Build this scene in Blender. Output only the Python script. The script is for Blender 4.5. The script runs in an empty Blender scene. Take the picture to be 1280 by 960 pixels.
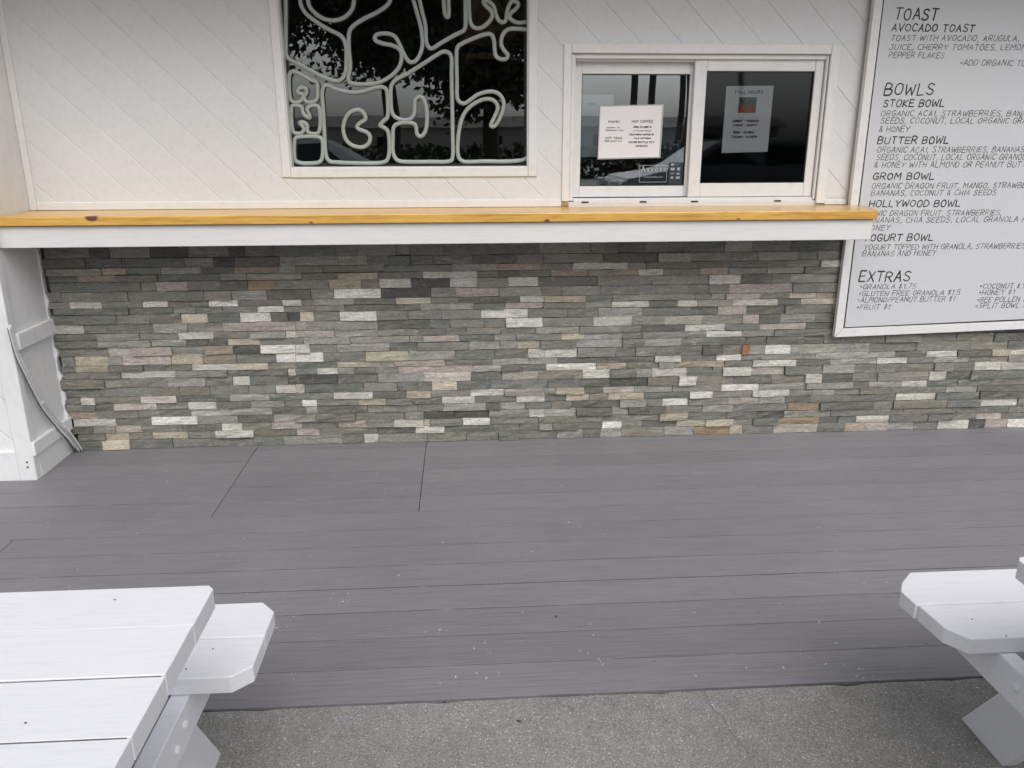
import bpy, bmesh, math, random
from mathutils import Vector, Matrix, noise
R = math.radians
scene = bpy.context.scene
C = scene.collection

# ------------------------------------------------------------ camera
cam_data = bpy.data.cameras.new("camera")
cam = bpy.data.objects.new("camera", cam_data)
C.objects.link(cam)
cam_data.sensor_width = 36.0
cam_data.lens = 36.0 * 1000.0 / 1280.0
cam_data.clip_start = 0.05
cam_data.clip_end = 500.0
cam.location = (0.0, -3.725, 1.417)
cam.rotation_euler = (Matrix.Rotation(R(-3.539), 3, 'Z') @ Matrix.Rotation(R(90 - 16.834), 3, 'X')
                      @ Matrix.Rotation(R(-0.137), 3, 'Z')).to_euler()
scene.camera = cam

# ------------------------------------------------------------ sky, sun, exposure
world = bpy.data.worlds.new("World")
scene.world = world
world.use_nodes = True
wn, wl = world.node_tree.nodes, world.node_tree.links
wn.clear()
sky = wn.new("ShaderNodeTexSky")
sky.sky_type = 'NISHITA'
sky.sun_disc = False
SUN_EL, SUN_AZ = 49.0, 168.0            # overcast: the sun only shows as a soft brighter direction
sky.sun_elevation = R(SUN_EL)
sky.sun_rotation = R(SUN_AZ)
sky.air_density = 1.0
sky.dust_density = 5.0
hs = wn.new("ShaderNodeHueSaturation"); hs.inputs['Saturation'].default_value = 0.2
bg = wn.new("ShaderNodeBackground"); bg.inputs['Strength'].default_value = 0.15
wo = wn.new("ShaderNodeOutputWorld")
wl.new(sky.outputs[0], hs.inputs['Color'])
wl.new(hs.outputs[0], bg.inputs['Color'])
wl.new(bg.outputs[0], wo.inputs['Surface'])
sun_data = bpy.data.lights.new("sun", 'SUN')
sun_data.energy = 0.65
sun_data.angle = R(70)
sun_data.color = (1.0, 0.98, 0.95)
sun = bpy.data.objects.new("sun", sun_data)
C.objects.link(sun)
az = R(SUN_AZ)
sd = Vector((math.sin(az) * math.cos(R(SUN_EL)), math.cos(az) * math.cos(R(SUN_EL)), math.sin(R(SUN_EL))))
sun.rotation_euler = sd.to_track_quat('Z', 'Y').to_euler()
scene.view_settings.view_transform = 'Standard'
scene.view_settings.look = 'None'
scene.view_settings.exposure = 0.18
scene.view_settings.gamma = 1.0
scene.cycles.max_bounces = 8
scene.cycles.transparent_max_bounces = 24

# ------------------------------------------------------------ materials
def new_mat(name):
    m = bpy.data.materials.new(name); m.use_nodes = True
    nt = m.node_tree; nt.nodes.clear()
    out = nt.nodes.new("ShaderNodeOutputMaterial")
    p = nt.nodes.new("ShaderNodeBsdfPrincipled")
    nt.links.new(p.outputs[0], out.inputs[0])
    return m, nt, p

def N(nt, t, **kw):
    n = nt.nodes.new(t)
    for k, v in kw.items():
        if k in n.inputs: n.inputs[k].default_value = v
        else: setattr(n, k, v)
    return n

def coords(nt, scale=(1, 1, 1), world=True):
    if world:
        g = N(nt, "ShaderNodeNewGeometry").outputs['Position']
    else:
        g = N(nt, "ShaderNodeTexCoord").outputs['Object']
    mp = N(nt, "ShaderNodeMapping"); mp.inputs['Scale'].default_value = scale
    nt.links.new(g, mp.inputs['Vector'])
    return mp.outputs[0]

def noise_tex(nt, vec, scale, detail=4.0, rough=0.55, dist=0.0):
    n = N(nt, "ShaderNodeTexNoise"); n.inputs['Scale'].default_value = scale
    n.inputs['Detail'].default_value = detail; n.inputs['Roughness'].default_value = rough
    n.inputs['Distortion'].default_value = dist
    nt.links.new(vec, n.inputs['Vector'])
    return n.outputs['Fac']

def ramp(nt, fac, stops):
    r = N(nt, "ShaderNodeValToRGB")
    el = r.color_ramp.elements
    while len(el) > 1: el.remove(el[0])
    el[0].position = stops[0][0]; el[0].color = stops[0][1]
    for p, c in stops[1:]:
        e = el.new(p); e.color = c
    nt.links.new(fac, r.inputs[0])
    return r.outputs[0]

def g(v, a=1.0): return (v, v, v, a)
def rgb(r, gg, b): return (r, gg, b, 1.0)

def mix(nt, a, b, fac, mode='MIX'):
    m = N(nt, "ShaderNodeMix", data_type='RGBA', blend_type=mode)
    for sock, v in ((m.inputs[0], fac), (m.inputs[6], a), (m.inputs[7], b)):
        if hasattr(v, 'links'): nt.links.new(v, sock)
        else: sock.default_value = v
    return m.outputs[2]

def math_n(nt, op, a, b=None):
    m = N(nt, "ShaderNodeMath", operation=op)
    for i, v in enumerate((a, b)):
        if v is None: continue
        if hasattr(v, 'links'): nt.links.new(v, m.inputs[i])
        else: m.inputs[i].default_value = v
    return m.outputs[0]

def bump(nt, p, h, strength, dist, prev=None):
    b = N(nt, "ShaderNodeBump"); b.inputs['Strength'].default_value = strength
    b.inputs['Distance'].default_value = dist
    nt.links.new(h, b.inputs['Height'])
    if prev is not None: nt.links.new(prev, b.inputs['Normal'])
    nt.links.new(b.outputs[0], p.inputs['Normal'])
    return b.outputs[0]

def paint(name, col, rough=0.5, grain=(3, 30, 30), dirt=0.06, bstr=0.25, bdist=0.0015):
    m, nt, p = new_mat(name)
    v = coords(nt)
    n1 = noise_tex(nt, v, 2.3, 5)
    vg = coords(nt, grain)
    n2 = noise_tex(nt, vg, 5.0, 5, 0.65)
    d = ramp(nt, n1, [(0.3, rgb(*[c * (1 - dirt) for c in col])), (0.7, rgb(*col))])
    d2 = ramp(nt, n2, [(0.32, g(0.93)), (0.5, g(1.0))])
    nt.links.new(mix(nt, d, d2, 1.0, 'MULTIPLY'), p.inputs['Base Color'])
    p.inputs['Roughness'].default_value = rough
    bump(nt, p, n2, bstr, bdist)
    return m

M = {}
M['siding'] = paint("white_siding_paint", (0.695, 0.702, 0.712), 0.45, (8, 8, 8), 0.05, 0.25, 0.001)
M['siding_gap'] = paint("siding_groove_paint", (0.72, 0.71, 0.69), 0.6)
M['trim'] = paint("white_trim_paint", (0.75, 0.745, 0.74), 0.4, (6, 6, 6), 0.04, 0.2, 0.0008)
M['wing'] = paint("white_wing_paint", (0.80, 0.805, 0.82), 0.5, (6, 6, 3), 0.10, 0.3, 0.0012)
M['table'] = paint("white_table_paint", (0.765, 0.775, 0.82), 0.38, (2.5, 28, 28), 0.05, 0.35, 0.0012)
def add_specks(m, scale, thr, col):
    nt = m.node_tree; p = [n for n in nt.nodes if n.type == 'BSDF_PRINCIPLED'][0]
    src = p.inputs['Base Color'].links[0].from_socket
    f = ramp(nt, noise_tex(nt, coords(nt), scale, 3, 0.6), [(thr, g(0)), (thr + 0.03, g(1))])
    nt.links.new(mix(nt, src, col, f), p.inputs['Base Color'])
add_specks(M['table'], 42.0, 0.80, rgb(0.30, 0.28, 0.26))
add_specks(M['wing'], 30.0, 0.73, rgb(0.45, 0.44, 0.42))
M['vinyl'] = paint("white_vinyl", (0.74, 0.745, 0.75), 0.3, (4, 4, 4), 0.04, 0.05, 0.0003)
M['apron'] = paint("white_apron_paint", (0.72, 0.71, 0.695), 0.45, (2, 20, 20), 0.05, 0.3, 0.001)

def simple(name, col, rough=0.6, metal=0.0, vary=0.15, scale=20):
    m, nt, p = new_mat(name)
    n1 = noise_tex(nt, coords(nt), scale, 3)
    c = ramp(nt, n1, [(0.3, rgb(*[x * (1 - vary) for x in col])), (0.7, rgb(*col))])
    nt.links.new(c, p.inputs['Base Color'])
    p.inputs['Roughness'].default_value = rough
    p.inputs['Metallic'].default_value = metal
    return m
M['ink'] = simple("black_marker_ink", (0.025, 0.025, 0.028), 0.7)
M['ink_thin'] = simple("thin_marker_ink", (0.085, 0.085, 0.09), 0.75, vary=0.5, scale=55)
M['dark'] = simple("dark_gap", (0.02, 0.02, 0.02), 0.8)
M['gasket'] = simple("black_gasket", (0.015, 0.016, 0.016), 0.5)
M['paper'] = simple("white_paper", (0.78, 0.77, 0.80), 0.8, vary=0.05, scale=9)
M['tape'] = simple("clear_sleeve", (0.45, 0.46, 0.48), 0.25)
M['neon'] = simple("unlit_white_neon_flex", (0.37, 0.405, 0.375), 0.35, vary=0.05)
M['room'] = simple("dark_room_wall", (0.12, 0.122, 0.118), 0.8, vary=0.4, scale=2)
M['cabinet'] = simple("brown_cabinet_wood", (0.35, 0.17, 0.08), 0.5, vary=0.4, scale=6)
M['device'] = simple("dark_blue_plastic", (0.02, 0.035, 0.05), 0.4)
M['teal'] = simple("pale_teal_plastic", (0.30, 0.40, 0.38), 0.4)
M['cable'] = simple("white_cable_jacket", (0.76, 0.76, 0.77), 0.5, vary=0.25, scale=60)
M['cable_dark'] = simple("dark_cable_jacket", (0.10, 0.10, 0.10), 0.6)
M['screw'] = simple("dull_screw", (0.12, 0.12, 0.12), 0.4, 0.6)
M['rawblock'] = simple("raw_wood", (0.42, 0.30, 0.18), 0.7, vary=0.35, scale=90)
M['bark'] = simple("tree_bark", (0.10, 0.085, 0.07), 0.9, vary=0.4)
M['leaf'] = simple("tree_leaf", (0.10, 0.12, 0.075), 0.6, vary=0.5, scale=3)
M['palmleaf'] = simple("palm_leaf", (0.06, 0.08, 0.04), 0.6, vary=0.4)
M['carpaint'] = simple("silver_car_paint", (0.30, 0.32, 0.34), 0.25, 0.4, vary=0.03)
M['tyre'] = simple("tyre_rubber", (0.02, 0.02, 0.02), 0.8)
M['carglass'] = simple("dark_car_glass", (0.02, 0.025, 0.03), 0.05)
M['stucco'] = simple("pale_stucco", (0.5, 0.48, 0.44), 0.8, vary=0.1)
M['rooftile'] = simple("grey_roof", (0.12, 0.11, 0.10), 0.8)
M['soffit'] = simple("soffit_paint", (0.45, 0.42, 0.385), 0.7)
M['print_green'] = simple("green_print", (0.10, 0.26, 0.20), 0.8, vary=0.7, scale=90)
M['print_red'] = simple("red_print", (0.50, 0.12, 0.10), 0.8, vary=0.5, scale=120)
M['sticker_ink'] = simple("pale_sticker_print", (0.36, 0.40, 0.42), 0.6)
M['table_seam_shade'] = simple("grey_seam_shade", (0.16, 0.155, 0.15), 0.8, vary=0.6, scale=30)  # dark tone painted as the shade between table boards
m, nt, p = new_mat("flecked_seam_shade")  # painted shade for the deck gaps, broken by pale fragments
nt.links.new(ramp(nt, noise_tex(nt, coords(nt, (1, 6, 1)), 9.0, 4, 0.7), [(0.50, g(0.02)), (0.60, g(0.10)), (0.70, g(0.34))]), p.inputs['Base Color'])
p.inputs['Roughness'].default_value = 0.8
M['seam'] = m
M['shred'] = simple("white_shred", (0.72, 0.70, 0.66), 0.8)
M['darkchip'] = simple("dark_chip", (0.05, 0.045, 0.04), 0.8)
M['leafdry'] = simple("dry_leaf", (0.22, 0.12, 0.10), 0.8)

# menu panel: off-white coated board
m, nt, p = new_mat("menu_board_face")
n1 = noise_tex(nt, coords(nt), 1.6, 4)
nt.links.new(ramp(nt, n1, [(0.3, rgb(0.57, 0.577, 0.60)), (0.7, rgb(0.595, 0.60, 0.62))]), p.inputs['Base Color'])
p.inputs['Roughness'].default_value = 0.42
M['menu'] = m

# pine counter: lengthwise grain, knots, clear varnish
m, nt, p = new_mat("varnished_pine")
v = coords(nt, (1.2, 14, 14))
n1 = noise_tex(nt, v, 2.0, 6, 0.6, 0.8)
v2 = coords(nt, (3, 60, 60))
n2 = noise_tex(nt, v2, 4.0, 4, 0.6)
c = ramp(nt, n1, [(0.28, rgb(0.46, 0.235, 0.045)), (0.45, rgb(0.64, 0.36, 0.075)), (0.6, rgb(0.72, 0.43, 0.10)), (0.78, rgb(0.60, 0.31, 0.06))])
c = mix(nt, c, ramp(nt, n2, [(0.33, g(0.74)), (0.5, g(1.0)), (0.7, g(1.08))]), 1.0, 'MULTIPLY')
pos = N(nt, "ShaderNodeNewGeometry").outputs['Position']
for kx, kr in ((-1.50, 0.022), (0.36, 0.010), (-0.62, 0.008), (1.18, 0.008)):
    sub = N(nt, "ShaderNodeVectorMath", operation='SUBTRACT'); nt.links.new(pos, sub.inputs[0])
    sub.inputs[1].default_value = (kx, -0.32, 1.128 if kr > 0.02 else 1.10)
    mul = N(nt, "ShaderNodeVectorMath", operation='MULTIPLY'); nt.links.new(sub.outputs[0], mul.inputs[0])
    mul.inputs[1].default_value = (0.8, 0.45, 1.3)
    ln = N(nt, "ShaderNodeVectorMath", operation='LENGTH'); nt.links.new(mul.outputs[0], ln.inputs[0])
    wob = math_n(nt, 'ADD', ln.outputs['Value'], math_n(nt, 'MULTIPLY', n2, 0.012))
    f = N(nt, "ShaderNodeMapRange"); nt.links.new(wob, f.inputs[0])
    f.inputs[1].default_value = kr + 0.008; f.inputs[2].default_value = kr
    c = mix(nt, c, rgb(0.13, 0.045, 0.02), f.outputs[0])
nt.links.new(c, p.inputs['Base Color'])
p.inputs['Roughness'].default_value = 0.33
p.inputs['Coat Weight'].default_value = 0.35
p.inputs['Coat Roughness'].default_value = 0.2
bump(nt, p, n2, 0.2, 0.0006)
M['pine'] = m

# composite deck: embossed lengthwise grain, faint scuffs
m, nt, p = new_mat("grey_composite_deck")
att = N(nt, "ShaderNodeAttribute", attribute_name="tint", attribute_type='OBJECT')
oi = N(nt, "ShaderNodeObjectInfo")
v = coords(nt, (1.3, 55, 1))
n1 = noise_tex(nt, v, 3.0, 5, 0.7, 0.6)
v2 = coords(nt, (5, 260, 1))
n2 = noise_tex(nt, v2, 2.0, 3, 0.7)
n3 = noise_tex(nt, coords(nt), 0.9, 5, 0.6)
n4 = noise_tex(nt, coords(nt), 340.0, 2, 0.6)
c = ramp(nt, n3, [(0.3, rgb(0.190, 0.184, 0.200)), (0.7, rgb(0.226, 0.220, 0.238))])
c = mix(nt, c, ramp(nt, n1, [(0.36, g(0.80)), (0.5, g(1.0)), (0.66, g(1.05))]), 1.0, 'MULTIPLY')
c = mix(nt, c, ramp(nt, n2, [(0.35, g(0.88)), (0.55, g(1.0)), (0.75, g(1.10))]), 1.0, 'MULTIPLY')
c = mix(nt, c, ramp(nt, n4, [(0.3, g(0.86)), (0.5, g(1.0)), (0.7, g(1.16))]), 1.0, 'MULTIPLY')
c = mix(nt, c, ramp(nt, oi.outputs['Random'], [(0.0, g(0.93)), (1.0, g(1.07))]), 1.0, 'MULTIPLY')
scr = noise_tex(nt, coords(nt, (4, 160, 1)), 1.4, 2, 0.4)
c = mix(nt, c, rgb(0.33, 0.32, 0.33), math_n(nt, 'MULTIPLY', ramp(nt, scr, [(0.735, g(0)), (0.78, g(1))]), 0.55))
nt.links.new(c, p.inputs['Base Color'])
p.inputs['Roughness'].default_value = 0.62
b1 = bump(nt, p, n1, 0.35, 0.0015)
bump(nt, p, n2, 0.30, 0.0008, b1)
M['deck'] = m

# exposed-aggregate concrete with crack
m, nt, p = new_mat("speckled_paving")
vv = coords(nt)
vo = N(nt, "ShaderNodeTexVoronoi"); vo.inputs['Scale'].default_value = 380.0; nt.links.new(vv, vo.inputs['Vector'])
sep = N(nt, "ShaderNodeSeparateColor"); nt.links.new(vo.outputs['Color'], sep.inputs[0])
n1 = noise_tex(nt, vv, 1.7, 6, 0.6)
n2 = noise_tex(nt, vv, 420.0, 3, 0.7)
n5 = noise_tex(nt, vv, 14.0, 5, 0.65)
c = ramp(nt, n1, [(0.3, rgb(0.225, 0.219, 0.206)), (0.7, rgb(0.275, 0.272, 0.265))])
c = mix(nt, c, ramp(nt, n5, [(0.3, g(0.86)), (0.6, g(1.05))]), 1.0, 'MULTIPLY')
c = mix(nt, c, ramp(nt, sep.outputs[0], [(0.0, g(0.52)), (0.22, g(0.85)), (0.80, g(1.03)), (0.95, g(1.25)), (1.0, g(2.2))]), 1.0, 'MULTIPLY')
c = mix(nt, c, ramp(nt, n2, [(0.3, g(0.72)), (0.5, g(1.0)), (0.72, g(1.35))]), 1.0, 'MULTIPLY')
xyz = N(nt, "ShaderNodeSeparateXYZ"); nt.links.new(vv, xyz.inputs[0])
wob = noise_tex(nt, vv, 9.0, 4, 0.6)
lx = math_n(nt, 'ADD', xyz.outputs[0], math_n(nt, 'MULTIPLY', xyz.outputs[1], 0.17))
lx = math_n(nt, 'ADD', lx, math_n(nt, 'MULTIPLY', wob, 0.07))
dd = math_n(nt, 'ABSOLUTE', math_n(nt, 'SUBTRACT', lx, 0.328))
crk = N(nt, "ShaderNodeMapRange"); nt.links.new(dd, crk.inputs[0]); crk.inputs[1].default_value = 0.0045; crk.inputs[2].default_value = 0.0002
c = mix(nt, c, rgb(0.06, 0.055, 0.05), math_n(nt, 'MULTIPLY', crk.outputs[0], math_n(nt, 'MULTIPLY', n5, 0.7)))
nt.links.new(c, p.inputs['Base Color'])
p.inputs['Roughness'].default_value = 0.8
hh = math_n(nt, 'ADD', vo.outputs['Distance'], math_n(nt, 'MULTIPLY', n2, 0.6))
bump(nt, p, hh, 0.5, 0.002)
M['paving'] = m

# split-face ledger stone: own tint per stone ("tint" colour attribute), slaty streaks
m, nt, p = new_mat("split_face_stone")
att = N(nt, "ShaderNodeVertexColor", layer_name="tint")
pos = N(nt, "ShaderNodeNewGeometry").outputs['Position']
off = N(nt, "ShaderNodeCombineXYZ")
sd_ = math_n(nt, 'MULTIPLY', att.outputs['Alpha'], 37.0)
for i in range(3): nt.links.new(sd_, off.inputs[i])
add = N(nt, "ShaderNodeVectorMath", operation='ADD'); nt.links.new(pos, add.inputs[0]); nt.links.new(off.outputs[0], add.inputs[1])
def mp(s):
    q = N(nt, "ShaderNodeMapping"); q.inputs['Scale'].default_value = s; nt.links.new(add.outputs[0], q.inputs['Vector']); return q.outputs[0]
s1 = noise_tex(nt, mp((7, 20, 55)), 1.3, 6, 0.68, 0.7)
s2 = noise_tex(nt, mp((30, 60, 190)), 1.4, 4, 0.75, 0.4)
s3 = noise_tex(nt, mp((16, 16, 22)), 1.0, 5, 0.6, 1.2)
s4 = noise_tex(nt, mp((220, 220, 260)), 1.0, 3, 0.7)
c = mix(nt, att.outputs['Color'], ramp(nt, s1, [(0.26, g(0.58)), (0.44, g(0.93)), (0.60, g(1.08)), (0.78, g(1.5))]), 1.0, 'MULTIPLY')
c = mix(nt, c, ramp(nt, s2, [(0.3, g(0.62)), (0.5, g(1.0)), (0.72, g(1.45))]), 1.0, 'MULTIPLY')
c = mix(nt, c, ramp(nt, s4, [(0.3, g(0.72)), (0.5, g(1.0)), (0.62, g(1.18)), (0.72, g(2.0))]), 1.0, 'MULTIPLY')
c = mix(nt, c, rgb(0.33, 0.26, 0.18), math_n(nt, 'MULTIPLY', ramp(nt, s3, [(0.56, g(0)), (0.72, g(1))]), 0.42))
c = mix(nt, c, rgb(0.55, 0.54, 0.50), math_n(nt, 'MULTIPLY', ramp(nt, noise_tex(nt, mp((9, 9, 30)), 1.1, 5, 0.7, 1.5), [(0.60, g(0)), (0.72, g(1))]), 0.5))
nt.links.new(c, p.inputs['Base Color'])
p.inputs['Roughness'].default_value = 0.62
b1 = bump(nt, p, s1, 0.75, 0.006)
b2 = bump(nt, p, s2, 0.75, 0.003, b1)
M['stone'] = m
M['mortar'] = simple("stone_backing", (0.075, 0.073, 0.068), 0.9)

# window glass: what it mirrors over what stands behind it
def glass(name, tint, boost, rough=0.0):
    m = bpy.data.materials.new(name); m.use_nodes = True
    nt = m.node_tree; nt.nodes.clear()
    out = nt.nodes.new("ShaderNodeOutputMaterial")
    tr = N(nt, "ShaderNodeBsdfTransparent"); tr.inputs[0].default_value = tint
    gl = N(nt, "ShaderNodeBsdfGlossy"); gl.inputs['Roughness'].default_value = rough
    gl.inputs['Color'].default_value = rgb(0.90, 0.95, 0.98)
    fr = N(nt, "ShaderNodeFresnel"); fr.inputs['IOR'].default_value = 1.5
    f = math_n(nt, 'MULTIPLY', fr.outputs[0], boost)
    nz = N(nt, "ShaderNodeBump"); nz.inputs['Strength'].default_value = 0.06; nz.inputs['Distance'].default_value = 0.01
    nt.links.new(noise_tex(nt, coords(nt), 2.5, 1), nz.inputs['Height'])
    nt.links.new(nz.outputs[0], gl.inputs['Normal'])
    mx = N(nt, "ShaderNodeMixShader"); nt.links.new(f, mx.inputs[0])
    nt.links.new(tr.outputs[0], mx.inputs[1]); nt.links.new(gl.outputs[0], mx.inputs[2])
    nt.links.new(mx.outputs[0], out.inputs[0])
    return m
M['glass'] = glass("window_glass", rgb(0.82, 0.85, 0.86), 4.6)
M['glass_art'] = glass("dark_tinted_glass", rgb(0.74, 0.76, 0.74), 3.3)
M['glass_screen'] = glass("screened_glass", rgb(0.74, 0.76, 0.76), 0.7, 0.03)

# ------------------------------------------------------------ builders
def thing(name, label, cat, loc=(0, 0, 0), group=None, kind=None):
    o = bpy.data.objects.new(name, None); C.objects.link(o)
    o.location = loc; o.empty_display_size = 0.1
    if label: o['label'] = label
    if cat: o['category'] = cat
    if group: o['group'] = group
    if kind: o['kind'] = kind
    return o

def base_of(parent):
    v = Vector((0, 0, 0))
    while parent is not None:
        v += Vector(parent.location); parent = parent.parent
    return v

def mesh_obj(name, verts, faces, mat, parent=None, smooth=False, label=None, cat=None, kind=None, tint=None, origin=None):
    b = base_of(parent)
    if parent is None and origin is not None: b = Vector(origin)
    me = bpy.data.meshes.new(name)
    me.from_pydata([tuple(Vector(v) - b) for v in verts], [], faces)
    me.materials.append(mat)
    if smooth: me.polygons.foreach_set('use_smooth', [True] * len(me.polygons))
    if tint is not None:
        ca = me.color_attributes.new("tint", 'FLOAT_COLOR', 'POINT')
        if isinstance(tint, tuple): ca.data.foreach_set('color', list(tint) * len(verts))
        else: ca.data.foreach_set('color', [x for t in tint for x in t])
    o = bpy.data.objects.new(name, me); C.objects.link(o)
    if parent is not None: o.parent = parent
    elif origin is not None: o.location = b
    if label: o['label'] = label
    if cat: o['category'] = cat
    if kind: o['kind'] = kind
    return o

def bm_obj(name, bm, mat, parent=None, smooth=False, **kw):
    bm.normal_update()
    vs = [v.co.copy() for v in bm.verts]
    bm.verts.index_update()
    fs = [[v.index for v in f.verts] for f in bm.faces]
    bm.free()
    return mesh_obj(name, vs, fs, mat, parent, smooth, **kw)

def box_bm(bm, x0, x1, y0, y1, z0, z1, bev=0.0, seg=1):
    vs = [bm.verts.new((x, y, z)) for z in (z0, z1) for x, y in ((x0, y0), (x1, y0), (x1, y1), (x0, y1))]
    fs = [bm.faces.new([vs[i] for i in f]) for f in ((3, 2, 1, 0), (4, 5, 6, 7), (0, 1, 5, 4), (1, 2, 6, 5), (2, 3, 7, 6), (3, 0, 4, 7))]
    if bev > 0:
        es = list({e for f in fs for e in f.edges})
        bmesh.ops.bevel(bm, geom=es, offset=bev, segments=seg, affect='EDGES', profile=0.5)

def box(name, x0, x1, y0, y1, z0, z1, mat, parent=None, bev=0.0, seg=1, **kw):
    bm = bmesh.new(); box_bm(bm, x0, x1, y0, y1, z0, z1, bev, seg)
    return bm_obj(name, bm, mat, parent, **kw)

def prism(name, poly, axis, a0, a1, mat, parent=None, bev=0.0, seg=1, **kw):
    """poly: 2-D outline; axis 'z' -> (x,y) outline between z=a0,a1; 'y' -> (x,z); 'x' -> (y,z)"""
    def P(u, v, w): return {'z': (u, v, w), 'y': (u, w, v), 'x': (w, u, v)}[axis]
    bm = bmesh.new()
    A = [bm.verts.new(P(u, v, a0)) for u, v in poly]; B = [bm.verts.new(P(u, v, a1)) for u, v in poly]
    bm.faces.new(A); bm.faces.new(B[::-1]); n = len(poly)
    for i in range(n): bm.faces.new([A[i], B[i], B[(i + 1) % n], A[(i + 1) % n]])
    bmesh.ops.recalc_face_normals(bm, faces=bm.faces)
    if bev > 0: bmesh.ops.bevel(bm, geom=list(bm.edges), offset=bev, segments=seg, affect='EDGES', profile=0.5)
    return bm_obj(name, bm, mat, parent, **kw)

def tube_geo(pts, rad, seg=8, flat=1.0, closed=False, verts=None, faces=None, cap=True):
    """sweep a ring along pts; rad may be a list"""
    verts = [] if verts is None else verts; faces = [] if faces is None else faces
    pts = [Vector(p) for p in pts]; n = len(pts); base = len(verts)
    up = Vector((0, 1, 0))
    for i, p in enumerate(pts):
        if closed: t = pts[(i + 1) % n] - pts[i - 1]
        else: t = pts[min(i + 1, n - 1)] - pts[max(i - 1, 0)]
        if t.length < 1e-9: t = Vector((0, 0, 1))
        t.normalize()
        u = up if abs(t.dot(up)) < 0.9 else Vector((1, 0, 0))
        s = t.cross(u).normalized(); w = s.cross(t).normalized()
        r = rad[i] if isinstance(rad, (list, tuple)) else rad
        for k in range(seg):
            a = 2 * math.pi * k / seg
            verts.append(tuple(p + s * math.cos(a) * r + w * math.sin(a) * r * flat))
    m = n if closed else n - 1
    for i in range(m):
        j = (i + 1) % n
        for k in range(seg):
            l = (k + 1) % seg
            faces.append([base + i * seg + k, base + i * seg + l, base + j * seg + l, base + j * seg + k])
    if cap and not closed:
        faces.append([base + k for k in range(seg)][::-1])
        faces.append([base + (n - 1) * seg + k for k in range(seg)])
    return verts, faces

def smooth_path(pts, sub=5, closed=False):
    n = len(pts); out = []
    rng = range(n) if closed else range(n - 1)
    for i in rng:
        if closed: p0, p1, p2, p3 = pts[i - 1], pts[i], pts[(i + 1) % n], pts[(i + 2) % n]
        else: p0, p1, p2, p3 = pts[max(i - 1, 0)], pts[i], pts[i + 1], pts[min(i + 2, n - 1)]
        for s in range(sub):
            t = s / sub
            out.append(tuple(0.5 * ((2 * b) + (-a + c) * t + (2 * a - 5 * b + 4 * c - d) * t * t + (-a + 3 * b - 3 * c + d) * t ** 3)
                             for a, b, c, d in zip(p0, p1, p2, p3)))
    if not closed: out.append(tuple(pts[-1]))
    return out

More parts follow.
